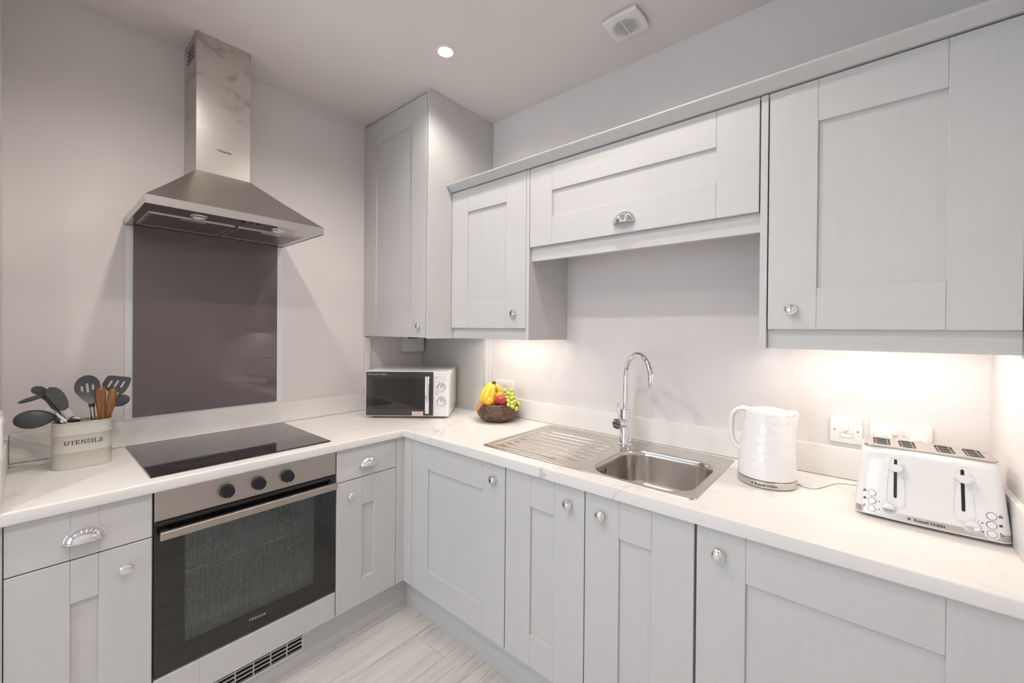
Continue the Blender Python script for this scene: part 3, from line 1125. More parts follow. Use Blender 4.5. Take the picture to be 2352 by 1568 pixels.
# ------------------------------------------------------------------ sink
SX0, SX1, SY0, SY1 = 1.0813, 1.9505, -0.5426, -0.0378
scx, scy = (SX0 + SX1) / 2, (SY0 + SY1) / 2
shx, shy = (SX1 - SX0) / 2, (SY1 - SY0) / 2
ZP = HW + 0.0022
r = thing('kitchen_sink', 'stainless steel inset sink with a ribbed drainer', 'sink', (scx, scy, HW), world=True)
SINK = r


def ring(ins, z, hx=shx, hy=shy, rad=0.020, cx=scx, cy=scy, n=5):
    return [Vector((u, v, z)) for u, v in rrect(hx - ins, hy - ins, max(rad - ins * 0.5, 0.003), n, cx, cy)]


bcx, bcy, bhx, bhy, br_ = 1.7485, -0.336, 0.1765, 0.185, 0.088
recess = [(1.106, -0.505), (1.395, -0.512), (1.470, -0.478), (1.528, -0.452), (1.536, -0.425), (1.536, -0.205), (1.520, -0.180), (1.415, -0.090), (1.395, -0.080), (1.106, -0.078)]


def round_poly(P, rad, n=3):
    out = []
    for i, p in enumerate(P):
        p = Vector(p)
        a, b = Vector(P[i - 1]), Vector(P[(i + 1) % len(P)])
        da, db = (a - p), (b - p)
        k = min(rad, da.length * 0.45, db.length * 0.45)
        p0, p2 = p + da.normalized() * k, p + db.normalized() * k
        for q in range(n + 1):
            s_ = q / n
            out.append(tuple(p0 * (1 - s_) ** 2 + p * 2 * s_ * (1 - s_) + p2 * s_ ** 2))
    return out


def inset_poly(P, d):
    out = []
    n = len(P)
    for i in range(n):
        a, p, b = Vector(P[i - 1]), Vector(P[i]), Vector(P[(i + 1) % n])
        t1, t2 = (p - a).normalized(), (b - p).normalized()
        n1, n2 = Vector((-t1.y, t1.x)), Vector((-t2.y, t2.x))
        m_ = (n1 + n2)
        m_ = m_.normalized() / max(0.5, m_.normalized().dot(n1)) if m_.length > 1e-6 else n1
        out.append(tuple(p + m_ * d))
    return out


rec0 = round_poly(recess, 0.014)
bowl0 = rrect(bhx, bhy, br_, 8, bcx, bcy)
bm = new()
loft(bm, [ring(0.0, HW), ring(0.0, HW + 0.0012), ring(0.0012, HW + 0.0028), ring(0.0045, HW + 0.0036), ring(0.0090, HW + 0.0032), ring(0.0125, ZP)], False, False)
top = [(p.x, p.y) for p in ring(0.0125, ZP)]
loops2 = [top, bowl0, rec0]
tris = tessellate_polygon([[Vector((u, v, 0)) for u, v in L] for L in loops2])
fl_ = [bm.verts.new((u, v, ZP)) for L in loops2 for u, v in L]
for t_ in tris:
    try:
        bm.faces.new([fl_[i] for i in t_])
    except ValueError:
        pass
bmesh.ops.remove_doubles(bm, verts=bm.verts, dist=1e-5)
obj('rim_plate', bm, 'sink_steel', r, 50)
bm = new()
BL = []
for ins, z in ((0.0, ZP), (0.0035, ZP - 0.0012), (0.0075, ZP - 0.006), (0.0095, ZP - 0.020), (0.0150, ZP - 0.115), (0.0230, ZP - 0.138), (0.0420, ZP - 0.150), (0.0700, ZP - 0.153)):
    BL.append([Vector((u, v, z)) for u, v in rrect(bhx - ins, bhy - ins, br_ - ins * 0.6, 8, bcx, bcy)])
loft(bm, BL, False, True)
bo = obj('bowl', bm, 'sink_steel', r, 60)
obj('waste', lathe(new(), [(0.0, 0.002), (0.022, 0.002), (0.030, 0.0025), (0.040, 0.003), (0.043, 0.0015), (0.043, 0.0)], 32, Matrix.Translation((bcx, bcy, ZP - 0.153))), 'chrome', bo, 40)
# overflow slots on the left wall of the bowl
for k, h in enumerate((0.024, 0.010, 0.024)):
    y = -0.418 + k * 0.016
    obj('overflow_slot', bx(bcx - bhx + 0.0098, bcx - bhx + 0.0118, y - 0.0022, y + 0.0022, ZP - 0.042 - h / 2, ZP - 0.042 + h / 2), 'dark', bo)
bm = new()
loft(bm, [[Vector((u, v, ZP)) for u, v in rec0], [Vector((u, v, ZP - 0.0010)) for u, v in inset_poly(rec0, 0.0015)], [Vector((u, v, ZP - 0.0032)) for u, v in inset_poly(rec0, 0.0055)],
          [Vector((u, v, ZP - 0.0038)) for u, v in inset_poly(rec0, 0.009)]], False, True)
bmesh.ops.triangulate(bm, faces=[f for f in bm.faces if len(f.verts) > 4])
dt = obj('drainer_tray', bm, 'sink_steel', r, 60)
for y, x1 in ((-0.147, 1.440), (-0.197, 1.500), (-0.248, 1.510), (-0.298, 1.512), (-0.346, 1.512), (-0.394, 1.510), (-0.440, 1.500), (-0.482, 1.420)):
    bm = new()
    n = 14
    pts = [(1.140 + (x1 - 1.140) * i / n, y) for i in range(n + 1)]
    prof = []
    for i, (px_, py_) in enumerate(pts):
        w = 0.0042 * (0.25 + 0.75 * min(1, i / 1.5, (n - i) / 1.5))
        prof.append([Vector((px_, py_ - w, ZP - 0.0042)), Vector((px_, py_ - w * 0.5, ZP - 0.0018)), Vector((px_, py_, ZP - 0.0010)), Vector((px_, py_ + w * 0.5, ZP - 0.0018)), Vector((px_, py_ + w, ZP - 0.0042))])
    loft(bm, prof, True, True, closed=False)
    obj('rib', bm, 'sink_steel', dt, 60)
bm = plate(new(), circle(0.018, 32, 1.545, -0.4985), [circle(0.0168, 32, 1.545, -0.4985)], 0.0, 0.0006, lambda u, v, tt: Vector((u, v, ZP - 0.0001 + tt)))
obj('tap_hole_blank', bm, 'chrome', r)

# ------------------------------------------------------------------ tap
TX, TY = 1.5385, -0.1230
r = thing('mixer_tap', 'chrome swan-neck mixer tap with a side lever', 'tap', (TX, TY, ZP), world=True)
T4 = Matrix.Translation((TX, TY, ZP))
obj('body', lathe(new(), [(0.0, 0.0), (0.0285, 0.0), (0.0285, 0.004), (0.0250, 0.007), (0.0242, 0.010), (0.0242, 0.150), (0.0232, 0.1535), (0.0140, 0.1545), (0.0135, 0.160), (0.0, 0.160)], 40, T4), 'chrome', r, 40)
dx, dy = 0.80, -0.60
pts = [(TX, TY, ZP + 0.150), (TX, TY, ZP + 0.200), (TX, TY, ZP + 0.295)]
R0 = 0.099
for i in range(1, 19):
    a = PI - PI * 1.055 * i / 18
    q = R0 + R0 * math.cos(a)
    pts.append((TX + dx * q, TY + dy * q, ZP + 0.295 + R0 * 1.02 * math.sin(a)))
spout = obj('spout', tube(new(), pts, 0.0112, 20), 'chrome', r, 40)
e0, e1 = Vector(pts[-2]), Vector(pts[-1])
tdir = (e1 - e0).normalized()
obj('aerator', tube(new(), [e1 - tdir * 0.016, e1 - tdir * 0.0155, e1 + tdir * 0.004], [0.0114, 0.0122, 0.0122], 20), 'chrome', spout, 40)
ax = Vector((-0.22, -0.975, 0)).normalized()
hc = Vector((TX, TY, ZP + 0.096))
obj('cartridge_hub', tube(new(), [hc + ax * 0.010, hc + ax * 0.030, hc + ax * 0.0305, hc + ax * 0.0335, hc + ax * 0.034, hc + ax * 0.058, hc + ax * 0.060], [0.0215, 0.0215, 0.0205, 0.0205, 0.0228, 0.0228, 0.0216], 32), 'chrome', r, 40)
lv = hc + ax * 0.047
obj('lever', tube(new(), [lv + Vector((0, 0, 0.018)), lv + Vector((-0.0005, 0, 0.040)), lv + Vector((0.0008, 0.001, 0.085)), lv + Vector((0.0008, 0.001, 0.087))], [0.0042, 0.0045, 0.0056, 0.0040], 14), 'chrome', r, 40)

# ------------------------------------------------------------------ microwave
r = thing('microwave', 'white microwave oven with a dark mirrored door in the corner', 'microwave', (0.4030, -0.4400, HW), math.radians(40.9))
WH = 0.229
obj('body', bx(-WH, WH, 0.004, 0.300, 0.012, 0.262, 0.006, 3), 'white_gloss', r, 40)
for sx in (-1, 1):
    for y in (0.05, 0.25):
        obj('foot', lathe(new(), [(0, 0), (0.013, 0), (0.014, 0.012), (0, 0.0125)], 18, Matrix.Translation((sx * 0.19, y, 0))), 'black_plastic', r, 40)
obj('front_frame', plate(new(), rrect(WH, 0.125, 0.004, 3, 0, 0.137), [], 0.0, 0.010, lambda u, v, t: Vector((u, 0.006 - t, v))), 'white_gloss', r)
dglass = mat('microwave_mirror_door', (66, 63, 60), 0.05, 0.35, coat=0.4)
dwin = mat('microwave_window', (50, 47, 45), 0.06, 0.35, coat=0.4)
dd = obj('door', bx(-0.2255, 0.1430, -0.0100, -0.0038, 0.0170, 0.2575, 0.0012, 1), dglass, r)
obj('viewing_window', plate(new(), rrect(0.146, 0.086, 0.010, 4, -0.044, 0.138), [], 0.0, 0.0002, lambda u, v, t: Vector((u, -0.0100 - t, v))), dwin, dd)
bm = new()
box(bm, 0.105, 0.124, -0.044, -0.036, 0.036, 0.236, 0.003, 2)
box(bm, 0.104, 0.125, -0.0405, -0.0095, 0.2285, 0.2370, 0.003, 2)
box(bm, 0.104, 0.125, -0.0405, -0.0095, 0.0330, 0.0415, 0.003, 2)
box(bm, 0.122, 0.1265, -0.0440, -0.0120, 0.036, 0.236, 0.0015, 1)
obj('door_handle', bm, 'chrome', dd, 40)
obj('safety_sticker', bx(0.0270, 0.0890, -0.0106, -0.0099, 0.0180, 0.0400), 'white_label', dd)
bm = new()
for k in range(4):
    box(bm, 0.0300, 0.0860 - 0.008 * (k % 2), -0.0109, -0.0105, 0.0355 - k * 0.0045, 0.0370 - k * 0.0045)
obj('sticker_print', bm, 'red_print', dd)
mf = lambda u, v, t: Vector((u, -0.0101 - t, v))
me = text_mesh('Russell Hobbs', 0.0165, mf, depth=0.0004, bold=0.0001)
for v in me.vertices:
    v.co.x += -0.157
    v.co.z += 0.2440
obj('brand_lettering', me, 'light_print', dd)


def brand_mark(parent, rad, m, fn, cx, cz):
    """round crest cut by fine bars"""
    bm = new()
    for k in range(5):
        a = -rad + (k + 0.1) * rad * 0.4
        b = a + rad * 0.27
        w = math.sqrt(max(1e-9, rad * rad - max(abs(a), abs(b)) ** 2)) if max(abs(a), abs(b)) < rad else rad * 0.3
        plate(bm, [(cx - w, cz + a), (cx + w, cz + a), (cx + w, cz + b), (cx - w, cz + b)], [], 0.0, 0.0003, fn)
    return obj('brand_mark', bm, m, parent)


brand_mark(dd, 0.0048, 'light_print', mf, -0.2110, 0.2435)
bm = new()
for k in range(21):
    z = 0.0215 + k * 0.0112
    box(bm, 0.1475, 0.2210, -0.0068, -0.0038, z, z + 0.0088, 0.0012, 1)
cpn = obj('ribbed_control_panel', bm, 'white_gloss', r)
for z in (0.1770, 0.0975):
    m4 = Matrix(((1, 0, 0, 0.1850), (0, 0, -1, -0.0060), (0, 1, 0, z), (0, 0, 0, 1)))
    obj('dial_ring', lathe(new(), [(0.0225, 0.0), (0.0260, 0.0), (0.0258, 0.002), (0.0248, 0.0024), (0.0230, 0.002)], 36, m4), 'chrome', r, 40)
    obj('dial', lathe(new(), [(0.0, 0.0), (0.0215, 0.0), (0.0212, 0.008), (0.0195, 0.0135), (0.0130, 0.0175), (0.0, 0.0190)], 36, m4), 'chrome', r, 40)
    bm = new()
    for k in range(9):
        q = m4 @ Matrix.Rotation(math.radians(-30 + 30 * k), 4, 'Z') @ Matrix.Translation((0.0300, 0, 0.0009))
        box(bm, -0.0016, 0.0016, -0.0005, 0.0005, 0.0, 0.0003, M4=q)
    obj('dial_marks', bm, 'grey_print', r)
bm = new()
box(bm, 0.156, 0.1655, -0.0073, -0.0067, 0.2235, 0.2255)
box(bm, 0.157, 0.1645, -0.0073, -0.0067, 0.1395, 0.1420)
box(bm, 0.157, 0.1650, -0.0073, -0.0067, 0.1345, 0.1370)
obj('dial_caption', bm, 'grey_print', r)
obj('side_panel', plate(new(), rrect(0.115, 0.095, 0.012, 4, 0.160, 0.145), [], 0.0, 0.0015, lambda u, v, t: Vector((WH + t, u, v))), 'white_gloss', r)

# ------------------------------------------------------------------ fruit bowl and fruit
FA = math.radians(40.34)
BX, BY = 0.800, -0.136
r = thing('fruit_bowl', 'round dark walnut bowl holding fruit beside the microwave', 'bowl', (BX, BY, HW), FA)
prof = [(p.x, p.y) for p in spline([Vector(q + (0,)) for q in ((0.060, 0.0), (0.085, 0.010), (0.106, 0.031), (0.1160, 0.057), (0.1140, 0.078), (0.1060, 0.096), (0.1030, 0.0985), (0.0995, 0.0965), (0.1070, 0.077), (0.1080, 0.056), (0.098, 0.034), (0.070, 0.016), (0.040, 0.012))], 4)]
obj('bowl_body', lathe(new(), [(0.0, 0.0)] + prof + [(0.0, 0.012)], 64), 'bowl', r, 60)


def fruit_at(x, y, z):
    c, s_ = math.cos(FA), math.sin(FA)
    return (BX + x * c - y * s_, BY + x * s_ + y * c, HW + z)


bb = thing('banana_bunch', 'bunch of four yellow bananas standing in the wooden bowl', 'bananas', fruit_at(-0.03, 0.0, 0.03), FA)
O = Vector((-0.03, 0.0, 0.03))
for P in ([(-0.024, 0.012, 0.200), (-0.046, 0.010, 0.186), (-0.072, 0.006, 0.155), (-0.083, 0.000, 0.115), (-0.080, -0.005, 0.078), (-0.070, -0.008, 0.052)],
          [(-0.022, 0.002, 0.198), (-0.036, -0.008, 0.182), (-0.053, -0.018, 0.152), (-0.061, -0.026, 0.112), (-0.058, -0.030, 0.076), (-0.050, -0.030, 0.050)],
          [(-0.020, 0.000, 0.198), (-0.025, -0.004, 0.180), (-0.030, -0.010, 0.150), (-0.031, -0.014, 0.112), (-0.028, -0.012, 0.076), (-0.022, -0.010, 0.050)],
          [(-0.016, 0.006, 0.198), (-0.007, 0.016, 0.180), (0.006, 0.032, 0.150), (0.013, 0.046, 0.112), (0.010, 0.050, 0.078), (0.004, 0.050, 0.055)]):
    P = [Vector(p) - O for p in P]
    Q = []
    n = 5
    for i in range(len(P) - 1):
        p0, p1, p2, p3 = P[max(i - 1, 0)], P[i], P[i + 1], P[min(i + 2, len(P) - 1)]
        for k in range(n):
            t = k / n
            Q.append(0.5 * ((2 * p1) + (p2 - p0) * t + (2 * p0 - 5 * p1 + 4 * p2 - p3) * t * t + (3 * p1 - p0 - 3 * p2 + p3) * t ** 3))
    Q.append(P[-1])
    N_ = len(Q) - 1
    rad = [0.0055 + 0.0125 * math.sin(PI * min(1, 0.06 + i / N_ * 0.86)) ** 0.7 if i > 2 else 0.0055 + 0.001 * i for i in range(N_ + 1)]
    rad[-1] = 0.004
    obj('banana', tube(new(), Q, rad, 7), 'banana', bb, 62)
obj('stem', tube(new(), [Vector((-0.023, 0.004, 0.192)) - O, Vector((-0.021, 0.004, 0.202)) - O, Vector((-0.018, 0.004, 0.209)) - O, Vector((-0.0175, 0.004, 0.2115)) - O], [0.0105, 0.0115, 0.0095, 0.006], 10), 'banana_tip', bb, 50)

for (x, y, z, rr, lab) in ((-0.0420, -0.066, 0.112, 0.0262, 'orange in front of the bananas, beside the apple'), (0.0110, 0.002, 0.130, 0.0258, 'orange half hidden behind the apple')):
    o = thing('orange', lab, 'orange', fruit_at(x, y, z - rr), FA, 'oranges in the bowl')
    obj('peel', sphere(new(), (0, 0, rr), (rr, rr, rr * 0.95), 24), 'orange', o, 60)
    obj('stem_scar', lathe(new(), [(0, 0), (0.003, 0), (0.002, 0.0012), (0, 0.0015)], 8, Matrix.Translation((0.006, -0.004, rr * 1.93)) @ Matrix.Rotation(-0.3, 4, 'X')), 'grape_stem', o)
o = thing('apple', 'red apple at the front of the wooden bowl', 'apple', fruit_at(0.0190, -0.058, 0.082), FA)
prof = []
for k in range(17):
    a = -PI / 2 + PI * k / 16
    rr = 0.0335 * (math.cos(a) ** 0.85 if math.cos(a) > 1e-6 else 0) * (1 + 0.06 * math.sin(a))
    zz = 0.032 + 0.031 * math.sin(a) - (0.010 * (1 - min(1, rr / 0.016)) ** 1.5 if a > 0 else -0.004 * (1 - min(1, rr / 0.014)))
    prof.append((max(rr, 0.0), zz))
prof[0] = (0.0, prof[0][1])
prof[-1] = (0.0, prof[-1][1])
obj('apple_body', lathe(new(), prof, 28), 'apple', o, 60)
obj('stalk', tube(new(), [(0, 0, 0.050), (0.001, 0, 0.060), (0.003, 0.001, 0.068)], [0.0012, 0.001, 0.0014], 6), 'banana_tip', o)
gb = thing('grape_bunch', 'bunch of green grapes hanging over the right rim of the bowl', 'grapes', fruit_at(0.06, -0.03, 0.10), FA)
O = Vector((0.06, -0.03, 0.10))
gs = []
for cx, cy, y in ((1040, 470, 0.0), (1240, 465, 0.0), (1150, 565, -0.012), (1255, 590, -0.006), (1060, 575, 0.004), (1100, 680, -0.035), (1240, 715, -0.035), (1155, 780, -0.062), (1255, 835, -0.068),
                  (1155, 905, -0.080), (1350, 800, -0.045), (1460, 870, -0.035), (1285, 945, -0.078), (1395, 1010, -0.068), (1180, 660, -0.010), (1300, 690, -0.010), (1210, 600, 0.012), (1320, 880, -0.050)):
    x = ((1080 + cx / 13.06) - 1142.6) / 419.5
    z = (964.3 - (860 + cy / 13.06)) / 419.5
    k = 1 + y / 2.24
    gs.append(Vector((x * k, y, z * k - 0.19 * y)))
for i, p in enumerate(gs):
    q = Matrix.Rotation(random.uniform(-0.6, 0.6), 4, 'X') @ Matrix.Rotation(random.uniform(-1.0, 1.0), 4, 'Y')
    obj('grape', sphere(new(), p - O, (0.0108, 0.0108, 0.0128), 14, q), 'grape', gb, 70)
bm = new()
main = [Vector((0.030, 0.0, 0.142)), Vector((0.050, -0.010, 0.128)), Vector((0.068, -0.035, 0.112)), Vector((0.085, -0.055, 0.098)), Vector((0.098, -0.058, 0.084))]
tube(bm, [p - O for p in main], 0.0018, 6)
for p in gs:
    c = min(main, key=lambda m_: (m_ - p).length)
    tube(bm, [c - O, (c + p) / 2 - O + Vector((0, 0, 0.002)), p - O], 0.0010, 5)
obj('stalk', bm, 'grape_stem', gb)

# ------------------------------------------------------------------ kettle
r = thing('kettle', 'white honeycomb-textured electric kettle between sink and toaster', 'kettle', (2.0800, -0.2200, HW), FA)
obj('base_ring', lathe(new(), [(0.0, 0.0), (0.0790, 0.0), (0.0800, 0.003), (0.0845, 0.004), (0.0848, 0.0225), (0.0830, 0.0240), (0.0, 0.0240)], 56), 'steel_x', r, 40)
obj('gasket', lathe(new(), [(0.0, 0.0238), (0.0825, 0.0238), (0.0825, 0.0262), (0.0, 0.0262)], 48), 'black_plastic', r, 40)
SPA = math.radians(-38)
prof = [(0.0828, 0.0260), (0.0832, 0.0300), (0.0826, 0.055), (0.0808, 0.085), (0.0780, 0.115), (0.0745, 0.145), (0.0715, 0.168), (0.0700, 0.180), (0.0678, 0.197), (0.0655, 0.215), (0.0638, 0.228), (0.0630, 0.2335)]
loops = []
n = 96
for rr, z in prof:
    L = []
    for i in range(n):
        a = 2 * PI * i / n
        da = (a - SPA + PI) % (2 * PI) - PI
        w = math.radians(36)
        h = max(0.0, (z - 0.130) / 0.1035)
        k = rr
        if abs(da) < w and h > 0:
            k = max(rr, rr + (0.023 * h) * (1 - abs(da) / w))
        L.append(Vector((k * math.cos(a), k * math.sin(a), z + (0.003 if abs(da) < w * 0.5 and z > 0.23 else 0))))
    loops.append(L)
last = loops[-1]
loops.append([Vector((p.x * 0.955, p.y * 0.955, p.z + 0.0035)) for p in last])
loops.append([Vector((p.x * 0.90, p.y * 0.90, p.z + 0.0042)) for p in last])
loops.append([Vector((math.cos(2 * PI * i / n) * 0.0525, math.sin(2 * PI * i / n) * 0.0525, 0.2365)) for i in range(n)])
bm = new()
loft(bm, loops, True, True)
obj('body', bm, 'honeycomb', r, 38)
obj('lid', lathe(new(), [(0.0, 0.2350), (0.0520, 0.2350), (0.0522, 0.2385), (0.0495, 0.2408), (0.034, 0.2422), (0.0, 0.2428)], 48), 'white_gloss', r, 40)
hd = Vector((math.cos(SPA + PI), math.sin(SPA + PI), 0))
hp = [(0.050, 0.2330), (0.070, 0.2345), (0.088, 0.2290), (0.1010, 0.2120), (0.1050, 0.1850), (0.1050, 0.1550), (0.1020, 0.1300), (0.0930, 0.1100), (0.0780, 0.0980), (0.0700, 0.0960)]
hp = [tuple(p) for p in spline([Vector((a, b, 0)) for a, b in hp], 4)]
hp = [(p[0], p[1]) for p in hp]
bm = new()
sd = hd.cross(Vector((0, 0, 1)))
loops = []
for i, (q, z) in enumerate(hp):
    a = Vector(hp[max(i - 1, 0)])
    b = Vector(hp[min(i + 1, len(hp) - 1)])
    tq = (b - a).normalized()
    nn = Vector((-tq.y, tq.x))
    c = hd * q + Vector((0, 0, z))
    wdt = 0.0165 - 0.0015 * min(1, i / 12)
    th = 0.0082
    loops.append([c + sd * (wdt * math.cos(2 * PI * k / 14)) + (hd * nn.x + Vector((0, 0, nn.y))) * (th * math.sin(2 * PI * k / 14)) for k in range(14)])
loft(bm, loops)
obj('handle', bm, 'white_gloss', r, 60)
obj('lid_switch', box(new(), -0.010, 0.010, -0.0075, 0.0075, 0.0, 0.0055, 0.002, 2, M4=Matrix.Translation(hd * 0.069 + Vector((0, 0, 0.2420))) @ Matrix.Rotation(SPA, 4, 'Z')), 'chrome', r)


def cyl_text(s, size, rad, z, a0, depth=0.0005, bold=0.0):
    me = text_mesh(s, size, lambda u, v, t: Vector((u, v, t)), depth=depth, bold=bold)
    for v in me.vertices:
        u, w, t = v.co
        a = a0 + u / rad
        v.co = Vector(((rad + t + 0.0002) * math.cos(a), (rad + t + 0.0002) * math.sin(a), z + w))
    return me


obj('brand_lettering', cyl_text('Russell Hobbs', 0.0110, 0.0848, 0.0130, math.radians(-123), bold=0.00015), 'ink', r)
bm = new()
kf = lambda u, v, t: Vector((u, v, t))
for k in range(4):
    z0 = 0.0100 + k * 0.0018
    a0 = math.radians(-123 - 26)
    plate(bm, [(-0.0026, z0), (0.0026, z0), (0.0026, z0 + 0.0011), (-0.0026, z0 + 0.0011)], [], 0.0, 0.0005,
          lambda u, v, t: Vector(((0.0848 + t) * math.cos(a0 + u / 0.0848), (0.0848 + t) * math.sin(a0 + u / 0.0848), v)))
obj('brand_mark', bm, 'grey_print', r)

# ------------------------------------------------------------------ toaster
TOX, TOY = 2.4450, -0.2350
r = thing('toaster', 'white four-slice toaster with two levers on the right of the worktop', 'toaster', (TOX, TOY, HW))


def thx(z):
    return 0.1405 - 0.0135 * max(0, z - 0.012) / 0.160


def thf(z):
    return 0.0975 - 0.190 * max(0, z - 0.012)


def thb(z):
    return 0.0950 - 0.150 * max(0, z - 0.012)


BUL = 0.007


def yf(x, z):
    return -(thf(z) + BUL * (1 - (x / thx(z)) ** 2))


def t_loop(z, ins=0.0, rad=0.020, out=0.0, n=6, m_=14):
    hx, hf, hb = thx(z) - ins + out, thf(z) - ins + out, thb(z) - ins + out
    pts = []
    rad = max(0.004, rad - ins)
    for i in range(n + 1):      # back right, back left corners
        a = PI / 2 * i / n
        pts.append((hx - rad + rad * math.cos(a), hb - rad + rad * math.sin(a)))
    for i in range(n + 1):
        a = PI / 2 + PI / 2 * i / n
        pts.append((-hx + rad + rad * math.cos(a), hb - rad + rad * math.sin(a)))
    for i in range(n + 1):
        a = PI + PI / 2 * i / n
        pts.append((-hx + rad + rad * math.cos(a), -hf + rad + rad * math.sin(a)))
    for i in range(1, m_):
        pts.append((-hx + rad + (2 * hx - 2 * rad) * i / m_, -hf))
    for i in range(n + 1):
        a = 1.5 * PI + PI / 2 * i / n
        pts.append((hx - rad + rad * math.cos(a), -hf + rad + rad * math.sin(a)))
    return [Vector((u, v - (BUL * max(0, 1 - (u / hx) ** 2) if v < 0 else 0), z)) for u, v in pts]


bm = new()
loft(bm, [t_loop(0.006, 0.006), t_loop(0.0075, 0.001), t_loop(0.0100, 0.0), t_loop(0.0110, 0.0)], True, True)
obj('base', bm, 'white_gloss', r, 40)
bm = new()
loft(bm, [t_loop(0.0110, 0.0003), t_loop(0.0262, 0.0003)], True, True)
obj('steel_band', bm, brushed('toaster_band_steel', 'x', (206, 198, 190), 0.36), r, 40)
bm = new()
loft(bm, [t_loop(0.0262)] + [t_loop(0.0262 + (0.166 - 0.0262) * k / 5) for k in range(1, 6)] + [t_loop(0.174, 0.0015), t_loop(0.180, 0.0050), t_loop(0.1838, 0.0100), t_loop(0.1845, 0.0140)], True, True)
obj('shell', bm, 'white_gloss', r, 50)
for sx in (-1, 1):
    for y in (-0.07, 0.06):
        obj('foot', lathe(new(), [(0, 0), (0.010, 0), (0.011, 0.0065), (0, 0.0066)], 16, Matrix.Translation((sx * 0.105, y, 0))), 'black_plastic', r)
SL = [(-0.103, -0.067), (-0.050, -0.017), (0.0205, 0.0545), (0.0720, 0.1040)]
bm = new()
plate(bm, rrect(0.1195, 0.0600, 0.010, 4, 0.0, -0.002), [rrect((b - a) / 2, 0.0455, 0.008, 3, (a + b) / 2, 0.002) for a, b in SL], 0.0, 0.0035, lambda u, v, t: Vector((u, v, 0.1843 + t)))
tp = obj('top_plate', bm, brushed('toaster_top_steel', 'x', (214, 206, 198), 0.30), r)
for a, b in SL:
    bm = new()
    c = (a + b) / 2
    obj('slot_shade', bx(a + 0.0005, b - 0.0005, -0.0430, 0.0470, 0.1846, 0.1850), mat('slot_shadow', (58, 60, 62), 0.4, 0.6), tp)  # thin dark sheet painted as the shade of a deep slot
    for q in (a + 0.006, b - 0.006):
        tube(bm, [(q, -0.043, 0.1862), (q, 0.047, 0.1862)], 0.0008, 6)
    for k in range(2):
        y = -0.018 + k * 0.036
        tube(bm, [(a + 0.001, y, 0.1858), (b - 0.001, y, 0.1858)], 0.0007, 5)
    obj('guide_wires', bm, 'steel_x', tp)
for sx in (-1, 1):
    obj('end_trim', bx(sx * 0.1215 - 0.0015, sx * 0.1215 + 0.0015, -0.055, 0.050, 0.1835, 0.1876), 'chrome', r)


def tf(x, z):
    """frame on the sloping, slightly bowed front: local x right, y up the slope, z outward"""
    e = 1e-3
    X = Vector((2 * e, yf(x + e, z) - yf(x - e, z), 0)).normalized()
    Y = Vector((0, yf(x, z + e) - yf(x, z - e), 2 * e)).normalized()
    Y = (Y - X * Y.dot(X)).normalized()
    Z = X.cross(Y)
    p = Vector((x, yf(x, z), z))
    return Matrix(((X.x, Y.x, Z.x, p.x), (X.y, Y.y, Z.y, p.y), (X.z, Y.z, Z.z, p.z), (0, 0, 0, 1)))


def on(m4):
    return lambda u, v, t: m4 @ Vector((u, v, t))


for x in (-0.060, 0.0605):
    m4 = tf(x, 0.1050)
    arch = []
    for i in range(13):
        a = PI * i / 12
        arch.append((0.0145 * math.cos(a), 0.038 + 0.025 * math.sin(a)))
    arch += [(-0.0185, -0.030), (-0.0185, -0.055), (-0.012, -0.066), (0.012, -0.066), (0.0185, -0.055), (0.0185, -0.030)]
    bm = new()
    o2 = [(u * 0.90, v * 0.975) for u, v in arch]
    plate(bm, arch, [o2], -0.004, 0.0018, on(m4))
    lc = obj('lever_channel', bm, 'white_gloss', r, 40)
    obj('lever_slot', plate(new(), slot2d(0.0, 0.006, 0.0062, 0.0990), [], -0.003, 0.0006, on(m4)), 'black_plastic', lc)
    lev = [(0.0150 * math.cos(PI + PI * i / 14), 0.0385 + 0.0150 * math.sin(PI + PI * i / 14)) for i in range(15)] + [(0.008, 0.0415), (0.0, 0.0425), (-0.008, 0.0415)]
    obj('lever', plate(new(), lev, [], 0.0, 0.020, on(m4)), 'white_gloss', lc, 30)
for x, z in ((-0.0728, 0.0345), (0.0745, 0.0335)):
    m4 = tf(x, z)
    obj('dial_surround', lathe(new(), [(0.0135, -0.004), (0.0165, -0.004), (0.0160, 0.0012), (0.0145, 0.0018), (0.0135, 0.001)], 32, m4), 'white_gloss', r, 40)
    dl = obj('browning_dial', lathe(new(), [(0.0, -0.002), (0.0128, -0.002), (0.0126, 0.0055), (0.0112, 0.0075), (0.0, 0.0085)], 32, m4), 'white_gloss', r, 40)
    half = [(0.0112 * math.cos(PI + PI * i / 14), 0.0085 * math.sin(PI + PI * i / 14) - 0.001) for i in range(15)]
    obj('chrome_grip', plate(new(), [(u, v) for u, v in half], [], 0.006, 0.0105, on(m4)), 'chrome', dl)
    obj('dial_dot', plate(new(), circle(0.0009, 10, -0.011 if x < 0 else 0.011, 0.0155), [], -0.001, 0.0003, on(m4)), 'ink', r)
